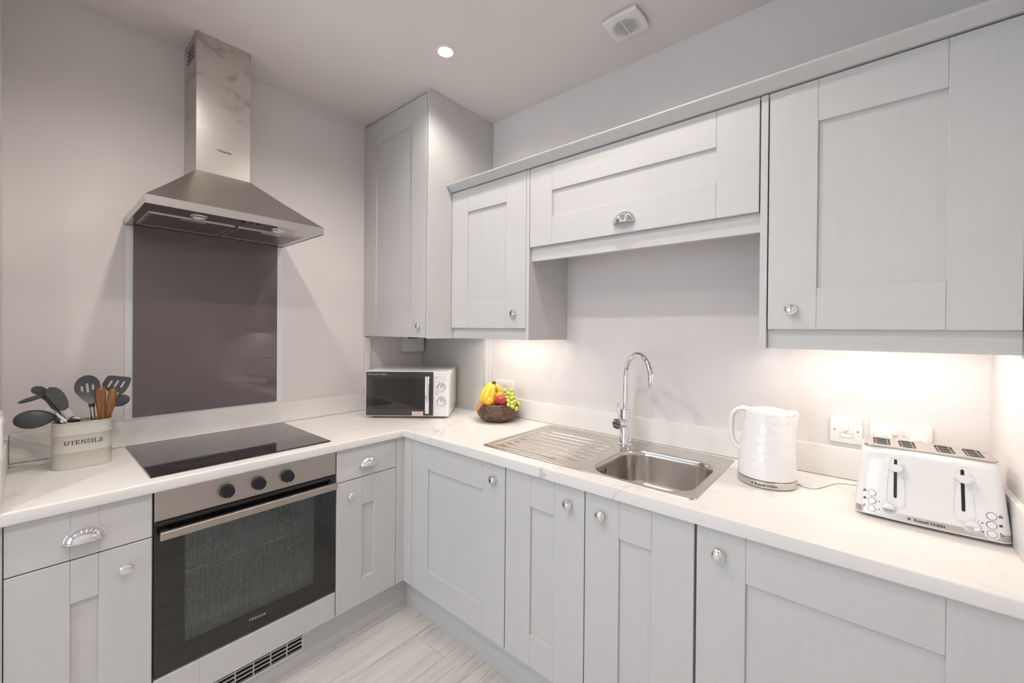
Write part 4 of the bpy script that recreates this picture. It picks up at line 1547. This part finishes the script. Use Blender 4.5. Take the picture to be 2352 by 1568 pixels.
for sx in (-1, 1):
    for k, z in enumerate((0.0632, 0.0435, 0.0240)):
        x = sx * 0.1058
        m4 = tf(x, z)
        if k == 2:
            obj('button_lobe', plate(new(), circle(0.0125, 28), [], -0.004, 0.0010, on(m4)), 'white_gloss', r)
        obj('button_ring', plate(new(), circle(0.0085, 28), [circle(0.0079, 28)], -0.001, 0.0014, on(m4)), 'grey_print', r)
        obj('button', lathe(new(), [(0.0, -0.001), (0.0078, -0.001), (0.0077, 0.0022), (0.0070, 0.0030), (0.0, 0.0032)], 24, m4), 'white_gloss', r, 40)
        # indicator lamps beside the two lower buttons, small printed symbols on the outer side
        if k:
            obj('indicator', plate(new(), circle(0.0016, 10, -sx * 0.0145, 0.0015), [], -0.001, 0.0003, on(m4)), 'grey_print', r)
        s_ = sx * 0.0145
        bm = new()
        f_ = on(m4 @ Matrix.Translation((s_, 0.004 if sx < 0 else 0.002, 0)))
        if k == 0:
            plate(bm, [(-0.0036, -0.001), (0.0036, -0.001), (0.0, 0.0045)], [[(-0.0022, -0.0003), (0.0022, -0.0003), (0.0, 0.0031)]], -0.001, 0.0003, f_)
            plate(bm, [(-0.0040, -0.0026), (0.0040, -0.0026), (0.0034, -0.0012), (-0.0034, -0.0012)], [[(-0.0030, -0.0022), (0.0030, -0.0022), (0.0028, -0.0016), (-0.0028, -0.0016)]], -0.001, 0.0003, f_)
        elif k == 1:
            for q in range(3):
                a = q * PI / 3
                c, s2 = math.cos(a), math.sin(a)
                plate(bm, [(u * c - v * s2, u * s2 + v * c) for u, v in ((-0.0038, -0.0005), (0.0038, -0.0005), (0.0038, 0.0005), (-0.0038, 0.0005))], [], -0.001, 0.0003 + q * 0.00003, f_)
            plate(bm, circle(0.0027, 12), [circle(0.0020, 12)], -0.001, 0.0004, f_)
        else:
            plate(bm, [(-0.0036, -0.003), (0.0036, -0.003), (0.0036, 0.001), (-0.0036, 0.001)], [[(-0.0029, -0.0023), (0.0029, -0.0023), (0.0029, 0.0003), (-0.0029, 0.0003)]], -0.001, 0.0003, f_)
            plate(bm, [(-0.0018, 0.0018), (0.0018, 0.0018), (0.0, 0.0046)], [], -0.001, 0.0003, f_)
        obj('symbol', bm, 'grey_print', r)
tfn = lambda u, v, t: Vector((u + 0.002, yf(u + 0.002, 0.0185) - 0.0006 - t, 0.0183 + v))
me = text_mesh('Russell Hobbs', 0.0098, tfn, depth=0.0006, bold=0.00012)
obj('brand_lettering', me, 'ink', r)
brand_mark(r, 0.0034, 'grey_print', lambda u, v, t: Vector((u, yf(u, 0.0185) - 0.0006 - t, v)), -0.0345, 0.0188)

# ------------------------------------------------------------------ sockets, plugs, cord
def wall_plate(name, label, side, N, u0, u1, z0, z1, group=None):
    r = thing(name, label, 'socket', (0, 0, 0), world=True, group=group)
    cu, cz = (u0 + u1) / 2, (z0 + z1) / 2
    m4 = facing(side, N, cu, cz)
    r.location = m4 @ Vector((0, 0, 0))
    OFF[r.name] = Vector(r.location)
    bm = new()
    hx, hz = (u1 - u0) / 2, (z1 - z0) / 2
    loft(bm, [[m4 @ Vector((u, v, t)) for u, v in rrect(hx - i, hz - i, 0.005, 4)] for t, i in ((0.0, 0.0), (0.007, 0.0), (0.0088, 0.0012), (0.0094, 0.0035))])
    obj('face_plate', bm, 'white_plastic', r, 40)
    return r, m4, hx, hz


def rocker(r, m4, u, v, up_=True):
    q = m4 @ Matrix.Translation((u, v, 0.0105)) @ Matrix.Rotation(math.radians(9 if up_ else -9), 4, 'X')
    obj('rocker_switch', box(new(), -0.0052, 0.0052, -0.0100, 0.0100, -0.003, 0.0024, 0.0008, 1, M4=q), 'white_gloss', r)


def screw(r, m4, u, v):
    obj('screw', lathe(new(), [(0, 0.0090), (0.0032, 0.0090), (0.0032, 0.0098), (0, 0.0100)], 14, m4 @ Matrix.Translation((u, v, 0))), 'brass', r)


def pins(r, m4, u, v):
    bm = new()
    for du, dv, w, h in ((0.0, 0.0085, 0.0022, 0.0050), (-0.0110, -0.0090, 0.0040, 0.0022), (0.0110, -0.0090, 0.0040, 0.0022)):
        box(bm, u + du - w / 2, u + du + w / 2, v + dv - h / 2, v + dv + h / 2, 0.0086, 0.0096, M4=m4)
    obj('pin_holes', bm, 'dark', r)


r, m4, hx, hz = wall_plate('fused_switch', 'single white fused switch plate between kettle and toaster', 's', 0.0, 2.2335, 2.3205, 1.0350, 1.1205)
rocker(r, m4, 0.000, 0.010, False)
obj('fuse_carrier', plate(new(), rrect(0.0165, 0.0068, 0.001, 2, 0.001, -0.0165), [], 0.0, 0.0104, on(m4)), 'white_plastic', r)
obj('fuse_gap', plate(new(), rrect(0.0172, 0.0075, 0.001, 2, 0.001, -0.0165), [rrect(0.0165, 0.0068, 0.001, 2, 0.001, -0.0165)], 0.0, 0.0097, on(m4)), 'gap', r)
screw(r, m4, -0.0305, 0.0)
screw(r, m4, 0.0305, 0.0)
r, m4, hx, hz = wall_plate('double_socket', 'white double socket behind the toaster', 's', 0.0, 2.3375, 2.4830, 1.0345, 1.1195)
rocker(r, m4, -0.0105, 0.016, False)
rocker(r, m4, 0.0085, 0.016, True)
for u in (-0.041, 0.038):
    pins(r, m4, u, -0.010)
r, m4, hx, hz = wall_plate('double_socket', 'white double socket on the wall behind the fruit bowl', 's', 0.0, 0.6670, 0.8115, 1.0300, 1.1150)
for u in (-0.008, 0.008):
    rocker(r, m4, u, 0.016, True)
for u in (-0.040, 0.040):
    pins(r, m4, u, -0.004)


def plug(name, label, m4, u, v, s_=1.0, d=0.040):
    r = thing(name, label, 'plug', m4 @ Vector((u, v, 0.0096)), world=True, group='plugs')
    bm = new()
    out = [(0.0250 * math.cos(a), 0.0250 * math.sin(a) if math.sin(a) > 0 else 0.0200 * math.sin(a)) for a in (2 * PI * i / 28 for i in range(28))]
    loft(bm, [[m4 @ Vector((u + p * k * s_, v + q * k * s_, 0.0096 + t)) for p, q in out] for t, k in ((0.0, 1.0), (0.006, 1.02), (d * 0.6, 0.92), (d * 0.9, 0.80), (d, 0.66))])
    obj('plug_body', bm, 'white_plastic', r, 40)
    return r


m4s = facing('s', 0.0, 2.41025, 1.0770)
plug('plug', 'white plug pushed into the left outlet behind the toaster', m4s, -0.0410, -0.004)
plug('plug', 'white plug pushed into the right outlet behind the toaster', m4s, 0.0400, -0.008)
bm = new()
cp_ = [(2.150, -0.176, HW + 0.0045), (2.180, -0.196, HW + 0.0035), (2.205, -0.193, HW + 0.0035), (2.228, -0.150, HW + 0.0035), (2.252, -0.096, HW + 0.0035), (2.278, -0.074, HW + 0.004), (2.305, -0.068, HW + 0.006), (2.335, -0.062, HW + 0.030), (2.355, -0.048, HW + 0.085), (2.365, -0.036, HW + 0.132)]
Q = []
P = [Vector(p) for p in cp_]
for i in range(len(P) - 1):
    p0, p1, p2, p3 = P[max(i - 1, 0)], P[i], P[i + 1], P[min(i + 2, len(P) - 1)]
    for k in range(6):
        t = k / 6
        Q.append(0.5 * ((2 * p1) + (p2 - p0) * t + (2 * p0 - 5 * p1 + 4 * p2 - p3) * t * t + (3 * p1 - p0 - 3 * p2 + p3) * t ** 3))
Q.append(P[-1])
tube(bm, Q, 0.0032, 10)
tag(obj('power_cord', bm, 'white_plastic', None, 60), 'white power cord running from the kettle behind the toaster', 'cord')

# left return wall: socket with plugs seen edge-on
m4l = Matrix(((-1, 0, 0, 0.30), (0, 0, 1, YL), (0, 1, 0, 1.0950), (0, 0, 0, 1)))
r = thing('double_socket', 'white double socket on the return wall, at the left picture edge', 'socket', (0.30, YL, 1.095), world=True)
bm = new()
loft(bm, [[m4l @ Vector((u, v, t)) for u, v in rrect(0.073 - i, 0.043 - i, 0.005, 4)] for t, i in ((0.0, 0.0), (0.007, 0.0), (0.0094, 0.003))])
obj('face_plate', bm, 'white_plastic', r, 40)
for u in (-0.008, 0.008):
    rocker(r, m4l, u, 0.016)
m4l2 = Matrix(((-1, 0, 0, 0.0), (0, 0, 1, YL), (0, 1, 0, 0.0), (0, 0, 0, 1)))
r = thing('wall_box', 'white rounded wall box at the left picture edge near the worktop front', 'switch box', (0.530, YL, 1.04), world=True)
bm = new()
loft(bm, [[m4l2 @ Vector((u, v, t)) for u, v in rrect(0.045 - i, 0.058 - i, 0.010, 4, -0.530, 1.100)] for t, i in ((0.0003, 0.0), (0.012, 0.0), (0.0165, 0.003))])
obj('cover', bm, 'white_plastic', r, 40)

# white control box under the tall cabinet
r = thing('control_box', 'small white wall box with a black notch under the tall cabinet', 'switch box', (0.0, -0.135, 1.257), world=True)
bm = new()
loft(bm, [[Vector((t, u, v)) for u, v in rrect(0.0785 - i, 0.0500 - i, 0.012, 4, -0.1345, 1.3070)] for t, i in ((0.0005, 0.001), (0.030, 0.0), (0.0460, 0.0), (0.0500, 0.003))])
obj('cover', bm, 'white_plastic', r, 40)
obj('notch', bx(0.0495, 0.0506, -0.190, -0.105, 1.348, 1.3555), 'dark', r)
for y in (-0.2050, -0.0640):
    obj('screw', lathe(new(), [(0, 0), (0.0028, 0), (0.0028, 0.0012), (0, 0.0013)], 12, facing('h', 0.0498, y, 1.3140)), 'grey_print', r)

# ------------------------------------------------------------------ ceiling fittings
DL_LAB = ['lit ceiling downlight in front of the tall cabinet', 'ceiling downlight in front of the cooker hood, above the picture', 'ceiling downlight above the sink, outside the picture',
          'ceiling downlight over the middle of the floor, outside the picture', 'left ceiling downlight behind the camera', 'right ceiling downlight behind the camera', 'ceiling downlight near the window behind the camera']
for (x, y), lab, kd in zip(DOWNLIGHTS, DL_LAB, DOWN_K):
    r = thing('downlight', lab, 'light', (x, y, CEIL), group='ceiling downlights')
    fl2 = Matrix.Rotation(PI, 4, 'X')
    obj('bezel', lathe(new(), [(0.0310, 0.0002), (0.0440, 0.0002), (0.0435, 0.0030), (0.0400, 0.0048), (0.0330, 0.0040), (0.0310, 0.0015)], 40, fl2), 'white_plastic', r, 40)
    obj('lens', lathe(new(), [(0.0, 0.0003), (0.0312, 0.0003), (0.0312, 0.0016), (0.0, 0.0022)], 32, fl2), 'lamp', r, 40)
    d = bpy.data.lights.new('downlight_beam', 'SPOT')
    d.energy, d.color = DOWN_W * kd, DOWN_COL
    d.spot_size, d.spot_blend = math.radians(152), 0.66
    d.shadow_soft_size = 0.030
    o = bpy.data.objects.new('downlight_beam', d)
    o.location = (x, y, CEIL - 0.012)
    COL.objects.link(o)

fx, fy = 1.5850, -0.2560
r = thing('extractor_fan', 'square white extractor fan with a round slatted grille on the ceiling', 'fan', (fx, fy, CEIL))


def wavy(h, b, n=10):
    pts = []
    for (ax_, ay_), (bx_, by_) in (((h, -h), (h, h)), ((h, h), (-h, h)), ((-h, h), (-h, -h)), ((-h, -h), (h, -h))):
        for i in range(n):
            t = i / n
            x, y = ax_ + (bx_ - ax_) * t, ay_ + (by_ - ay_) * t
            s_ = b * math.sin(PI * t)
            nx, ny = (by_ - ay_), -(bx_ - ax_)
            L = math.hypot(nx, ny)
            pts.append((x + nx / L * s_, y + ny / L * s_))
    return pts


bm = new()
loft(bm, [[Vector((u, v * 0.94, -t)) for u, v in wavy(h, b)] for t, h, b in ((0.0003, 0.0640, 0.004), (0.006, 0.0680, 0.005), (0.016, 0.0700, 0.005), (0.020, 0.0680, 0.004), (0.0215, 0.0640, 0.002))])
obj('housing', bm, 'white_plastic', r, 40)
GR = 0.0430
obj('opening', plate(new(), circle(GR, 40), [], 0.0, 0.0008, lambda u, v, t: Vector((u, v, -0.0214 - t))), mat('fan_void', (70, 68, 70), 0.8), r)
for k in range(13):
    v = -0.048 + k * 0.0080
    w = math.sqrt(max(0.0, 0.0560 ** 2 - v * v))
    obj('slat', bx(-w, w, v - 0.0015, v + 0.0015, -0.0250, -0.0212, 0.0004, 1), 'white_plastic', r)
obj('cross_bar', bx(-0.0015, 0.0015, -GR, GR, -0.0268, -0.0214), 'white_plastic', r)

# ------------------------------------------------------------------ utensil tin and utensils
TNX, TNY = 0.2000, -1.6700
r = thing('utensil_tin', 'cream oval metal tin lettered UTENSILS beside the hob', 'tin', (TNX, TNY, HW))
TH = 0.160


def tin_loop(z, out=0.0):
    return [Vector((u, v, z)) for u, v in rrect(0.0450 + out, 0.0745 + out, 0.040 + out, 8)]


zs = [(0.0, -0.001), (0.001, 0.0006), (0.003, 0.0008), (0.0045, 0.0)]
for z in (0.058, 0.1175):
    zs += [(z - 0.0045, 0.0), (z - 0.0020, 0.0012), (z, 0.0018), (z + 0.0020, 0.0012), (z + 0.0045, 0.0)]
zs += [(0.1560, 0.0), (0.1575, 0.0016), (0.1590, 0.0020), (0.1602, 0.0010), (0.1600, -0.0008), (0.1560, -0.0012), (0.0030, -0.0012)]
bm = new()
loft(bm, [tin_loop(z, o_) for z, o_ in zs], True, True)
obj('tin_body', bm, 'cream_tin', r, 40)
# slab-serif capitals
bm = new()
HL = 0.0135


def stroke(pts_list):
    for P in pts_list:
        plate(bm, P, [], 0.0, 0.0004, lambda u, v, t: Vector((0.0451 + t, u, v)))


def rect(x0, y0, x1, y1):
    return [(x0, y0), (x1, y0), (x1, y1), (x0, y1)]


def band(cx, cy, rx, ry, a0, a1, w, n=12):
    o_ = [(cx + rx * math.cos(math.radians(a0 + (a1 - a0) * i / n)), cy + ry * math.sin(math.radians(a0 + (a1 - a0) * i / n))) for i in range(n + 1)]
    i_ = [(cx + (rx - w) * math.cos(math.radians(a0 + (a1 - a0) * i / n)), cy + (ry - w * 0.8) * math.sin(math.radians(a0 + (a1 - a0) * i / n))) for i in range(n, -1, -1)]
    return o_ + i_


W_, T_ = 0.17, 0.09      # stem and serif weights, in units of the cap height
GL = {
    'U': (0.98, [rect(.10, .38, .27, 1), rect(.0, .92, .38, 1), rect(.74, .38, .85, 1), rect(.62, .92, .98, 1), band(.475, .38, .375, .38, 180, 360, .14)]),
    'T': (0.90, [rect(.365, 0, .535, 1), rect(.22, 0, .68, T_), rect(.0, .91, .90, 1), rect(0, .68, T_, .92), rect(.81, .68, .90, .92)]),
    'E': (0.86, [rect(.10, 0, .27, 1), rect(0, 0, .80, T_), rect(0, .91, .78, 1), rect(.27, .46, .58, .55), rect(.50, .36, .58, .65), rect(.78 - T_, .70, .78, .92), rect(.80 - T_, .08, .86 - T_ + .03, .30)]),
    'N': (1.02, [rect(.12, 0, .23, 1), rect(0, 0, .36, T_), rect(0, .91, .30, 1), [(.12, 1), (.30, 1), (.92, 0), (.76, 0)], rect(.80, 0, .91, 1), rect(.66, .91, 1.02, 1)]),
    'S': (0.72, [band(.36, .735, .31, .265, 20, 265, .15), band(.36, .265, .34, .265, -160, 85, .15), rect(.60, .70, .68, 1), rect(.02, 0, .10, .30)]),
    'I': (0.46, [rect(.145, 0, .315, 1), rect(0, 0, .46, T_), rect(0, .91, .46, 1)]),
    'L': (0.80, [rect(.10, 0, .27, 1), rect(0, 0, .78, T_), rect(0, .91, .40, 1), rect(.70, .06, .78, .34)]),
}
tot = sum(GL[c][0] for c in 'UTENSILS') + 0.115 * 7
x = -tot / 2
for c in 'UTENSILS':
    w, parts = GL[c]
    k = 0.0935 / tot
    stroke([[((x + u) * k, 0.0905 + (v - 0.5) * HL) for u, v in P_] for P_ in parts])
    x += w + 0.115
obj('lettering', bm, 'ink', r)


def utensil(name, label, base, cat='utensil'):
    return thing(name, label, cat, base, world=True, group='utensils in the tin')


def yz(x0, bend=0.0, zc=0.0):
    return lambda u, v, t: Vector((x0 + t + bend * (v - zc) ** 2 * 10, u, v))


def path_tube(pts, rad, n=10):
    return tube(new(), pts, rad, n)


# slotted spoon
r = utensil('slotted_spoon', 'charcoal slotted spoon with a steel neck in the tin', (0.2, -1.632, 0.93))
out = []
for i in range(40):
    a = 2 * PI * i / 40
    u, v = 0.0330 * math.cos(a), 0.0430 * math.sin(a)
    if v < -0.018:
        k = (-v - 0.018) / 0.025
        u *= 1 - 0.25 * k
        v -= 0.016 * k
        u += 0.008 * k
    out.append((-1.6585 + u, 1.1905 + v))
obj('head', plate(new(), out, [slot2d(-1.6721, 1.1850, 0.0060, 0.0200, rot=0.10), slot2d(-1.6585, 1.1870, 0.0066, 0.0340, rot=0.08), slot2d(-1.6445, 1.1890, 0.0060, 0.0200, rot=0.06)], -0.002, 0.002, yz(0.200, 0.6, 1.19)), 'silicone', r, 50)
obj('neck', path_tube([(0.200, -1.6500, 1.150), (0.200, -1.6480, 1.130), (0.200, -1.6470, 1.118)], [0.010, 0.0085, 0.0080]), 'silicone', r, 50)
obj('handle', path_tube([(0.200, -1.6475, 1.124), (0.201, -1.6435, 1.075), (0.200, -1.634, 0.930)], 0.0068), 'steel_z', r, 50)
# slotted turner
r = utensil('slotted_turner', 'charcoal slotted turner with a slanted edge, rightmost in the tin', (0.17, -1.61, 0.93))
out = round_poly([(-1.6030, 1.2262), (-1.5370, 1.2125), (-1.5445, 1.1824), (-1.5590, 1.1540), (-1.5790, 1.1450), (-1.5960, 1.1560), (-1.6215, 1.1900)], 0.010)
obj('head', plate(new(), out[::-1], [slot2d(-1.5975, 1.1935, 0.0066, 0.0270, rot=-0.45), slot2d(-1.5805, 1.1920, 0.0066, 0.0280, rot=-0.45), slot2d(-1.5630, 1.1880, 0.0066, 0.0270, rot=-0.45)], -0.0018, 0.0018, yz(0.168)), 'silicone', r, 50)
obj('handle', path_tube([(0.168, -1.580, 1.160), (0.176, -1.6035, 1.090), (0.186, -1.616, 0.930)], [0.008, 0.0060, 0.0060]), 'steel_z', r, 50)
# dark spoon behind
r = utensil('serving_spoon', 'charcoal spoon half hidden behind the slotted turner', (0.165, -1.615, 0.93))
bm = sphere(new(), (0.160, -1.5680, 1.1260), (0.006, 0.0270, 0.0215), 24, Matrix.Rotation(0.35, 4, 'X'))
obj('head', bm, 'silicone', r, 60)
obj('handle', path_tube([(0.160, -1.585, 1.118), (0.180, -1.611, 1.078), (0.184, -1.624, 0.930)], [0.0065, 0.006, 0.006]), 'steel_z', r, 50)


def wood_piece(label, P, R):
    r = utensil('wooden_handle', label, (P[0][0], P[0][1], P[0][2]))
    bm = new()
    loops = []
    for (x, y, z), rr in zip(P, R):
        loops.append([Vector((x + rr * 0.62 * math.cos(2 * PI * k / 16), y + rr * math.sin(2 * PI * k / 16), z)) for k in range(16)])
    loft(bm, loops)
    obj('wooden_grip', bm, 'utensil_wood', r, 60)


wood_piece('brown wooden handle with a split end beside the slotted spoon',
           [(0.214, -1.622, 0.930), (0.216, -1.6235, 1.050), (0.217, -1.6240, 1.078), (0.217, -1.6250, 1.110), (0.217, -1.6260, 1.140), (0.216, -1.6262, 1.163), (0.215, -1.6260, 1.178), (0.214, -1.6255, 1.1855), (0.214, -1.6252, 1.1875)],
           [0.006, 0.0075, 0.0090, 0.0118, 0.0142, 0.0152, 0.0140, 0.0100, 0.004])
wood_piece('lighter brown wooden handle at the right end of the tin',
           [(0.212, -1.618, 0.930), (0.214, -1.6125, 1.050), (0.218, -1.6075, 1.078), (0.225, -1.6025, 1.110), (0.224, -1.5985, 1.140), (0.223, -1.5960, 1.160), (0.222, -1.5945, 1.173), (0.221, -1.5935, 1.1795), (0.221, -1.5930, 1.1815)],
           [0.006, 0.0065, 0.0078, 0.0112, 0.0124, 0.0122, 0.0105, 0.0072, 0.003])
# ladle
r = utensil('ladle', 'large charcoal ladle leaning out over the left end of the tin', (0.21, -1.69, 0.95))
bm = sphere(new(), (0.212, -1.7860, 1.0965), (0.020, 0.0425, 0.0310), 32)
for v in bm.verts:
    if v.co.y > -1.765:
        k = (v.co.y + 1.765) / 0.022
        v.co.y += 0.012 * k * k
        v.co.z += 0.001 * k
        v.co.x = 0.212 + (v.co.x - 0.212) * (1 - 0.35 * min(1, k))
obj('bowl', bm, 'silicone', r, 60)
obj('handle', path_tube([(0.210, -1.752, 1.099), (0.208, -1.738, 1.094), (0.207, -1.726, 1.078), (0.205, -1.690, 0.950)], [0.009, 0.0075, 0.0065, 0.006]), 'silicone', r, 50)
# edge-on spoon
r = utensil('flat_spoon', 'charcoal spoon seen edge-on above the ladle', (0.2, -1.70, 0.95))
bm = sphere(new(), (0.195, -1.7875, 1.1632), (0.018, 0.0330, 0.0072), 24, Matrix.Rotation(0.335, 4, 'X'))
obj('head', bm, 'silicone', r, 60)
obj('handle', path_tube([(0.195, -1.765, 1.169), (0.196, -1.752, 1.155), (0.198, -1.730, 1.110), (0.200, -1.712, 1.060), (0.200, -1.700, 0.950)], [0.006, 0.0065, 0.006, 0.0058, 0.0055]), 'silicone', r, 50)
# tongs
r = utensil('kitchen_tongs', 'kitchen tongs with scalloped charcoal jaws and steel arms', (0.19, -1.69, 0.95))


def scallop(pts, n=6, amp=0.0022):
    return pts


big = [(-1.7570, 1.1720), (-1.7590, 1.1830), (-1.7555, 1.1930), (-1.7500, 1.1995), (-1.7445, 1.1998), (-1.7400, 1.1985), (-1.7345, 1.1985), (-1.7300, 1.1945), (-1.7262, 1.1905), (-1.7222, 1.1880),
       (-1.7195, 1.1810), (-1.7150, 1.1765), (-1.7132, 1.1690), (-1.7095, 1.1630), (-1.7085, 1.1560), (-1.7055, 1.1490), (-1.7050, 1.1390), (-1.7040, 1.1260), (-1.7130, 1.1170), (-1.7240, 1.1150), (-1.7330, 1.1300), (-1.7450, 1.1500)]
obj('jaw', plate(new(), big, [], -0.0025, 0.0025, yz(0.212)), 'silicone', r, 30)
small = [(-1.7905, 1.1880), (-1.7890, 1.1960), (-1.7830, 1.2020), (-1.7770, 1.2035), (-1.7720, 1.2020), (-1.7660, 1.2020), (-1.7610, 1.1980), (-1.7560, 1.1930), (-1.7450, 1.1700), (-1.7250, 1.1300), (-1.7330, 1.1230), (-1.7520, 1.1420), (-1.7700, 1.1700), (-1.7850, 1.1790)]
obj('jaw', plate(new(), small, [], -0.0025, 0.0025, yz(0.180)), 'silicone', r, 30)
bm = new()
plate(bm, [(-1.7200, 1.1210), (-1.7050, 1.1270), (-1.6880, 1.0870), (-1.6800, 0.9500), (-1.6950, 0.9500), (-1.7050, 1.0800)], [], -0.0015, 0.0015, yz(0.208))
obj('arm', bm, 'steel_z', r)
bm = new()
plate(bm, [(-1.7330, 1.1240), (-1.7220, 1.1290), (-1.7120, 1.0900), (-1.6900, 0.9500), (-1.7050, 0.9500), (-1.7240, 1.0850)], [], -0.0015, 0.0015, yz(0.186))
obj('arm', bm, 'steel_z', r)
# can opener
r = utensil('can_opener', 'chrome can opener with a toothed wheel lying in the tin', (0.222, -1.70, 0.99), 'can opener')
bm = new()
loop = [(0.224, -1.7610 + 0.016 * (1 - math.cos(a)) * 1.0, 1.1335 - 0.0125 * (1 - math.cos(a)) + 0.0045 * math.sin(a)) for a in (2 * PI * i / 24 for i in range(24))]
tube(bm, loop + [loop[0]], 0.0016, 8)
obj('loop_handle', bm, 'chrome', r, 50)
obj('grip', path_tube([(0.224, -1.7340, 1.1100), (0.225, -1.7180, 1.0880), (0.225, -1.7050, 1.0700), (0.224, -1.690, 0.990)], [0.0040, 0.0055, 0.0065, 0.006]), 'chrome', r, 50)


def gear(cy, cz, rad, x0, th, teeth=18):
    pts = []
    for i in range(teeth * 4):
        a = 2 * PI * i / (teeth * 4)
        q = rad if (i % 4) in (0, 1) else rad * 0.84
        pts.append((cy + q * math.cos(a), cz + q * math.sin(a)))
    return plate(new(), pts, [], 0.0, th, yz(x0))


obj('toothed_wheel', gear(-1.6890, 1.0800, 0.0125, 0.226, 0.003), 'chrome', r)
obj('toothed_wheel', gear(-1.7170, 1.0830, 0.0085, 0.226, 0.003, 14), 'chrome', r)
obj('turning_key', path_tube([(0.231, -1.7080, 1.0780), (0.231, -1.6980, 1.0830), (0.231, -1.6880, 1.0815), (0.231, -1.6760, 1.0790)], [0.0030, 0.0055, 0.0050, 0.0025]), 'black_plastic', r, 50)
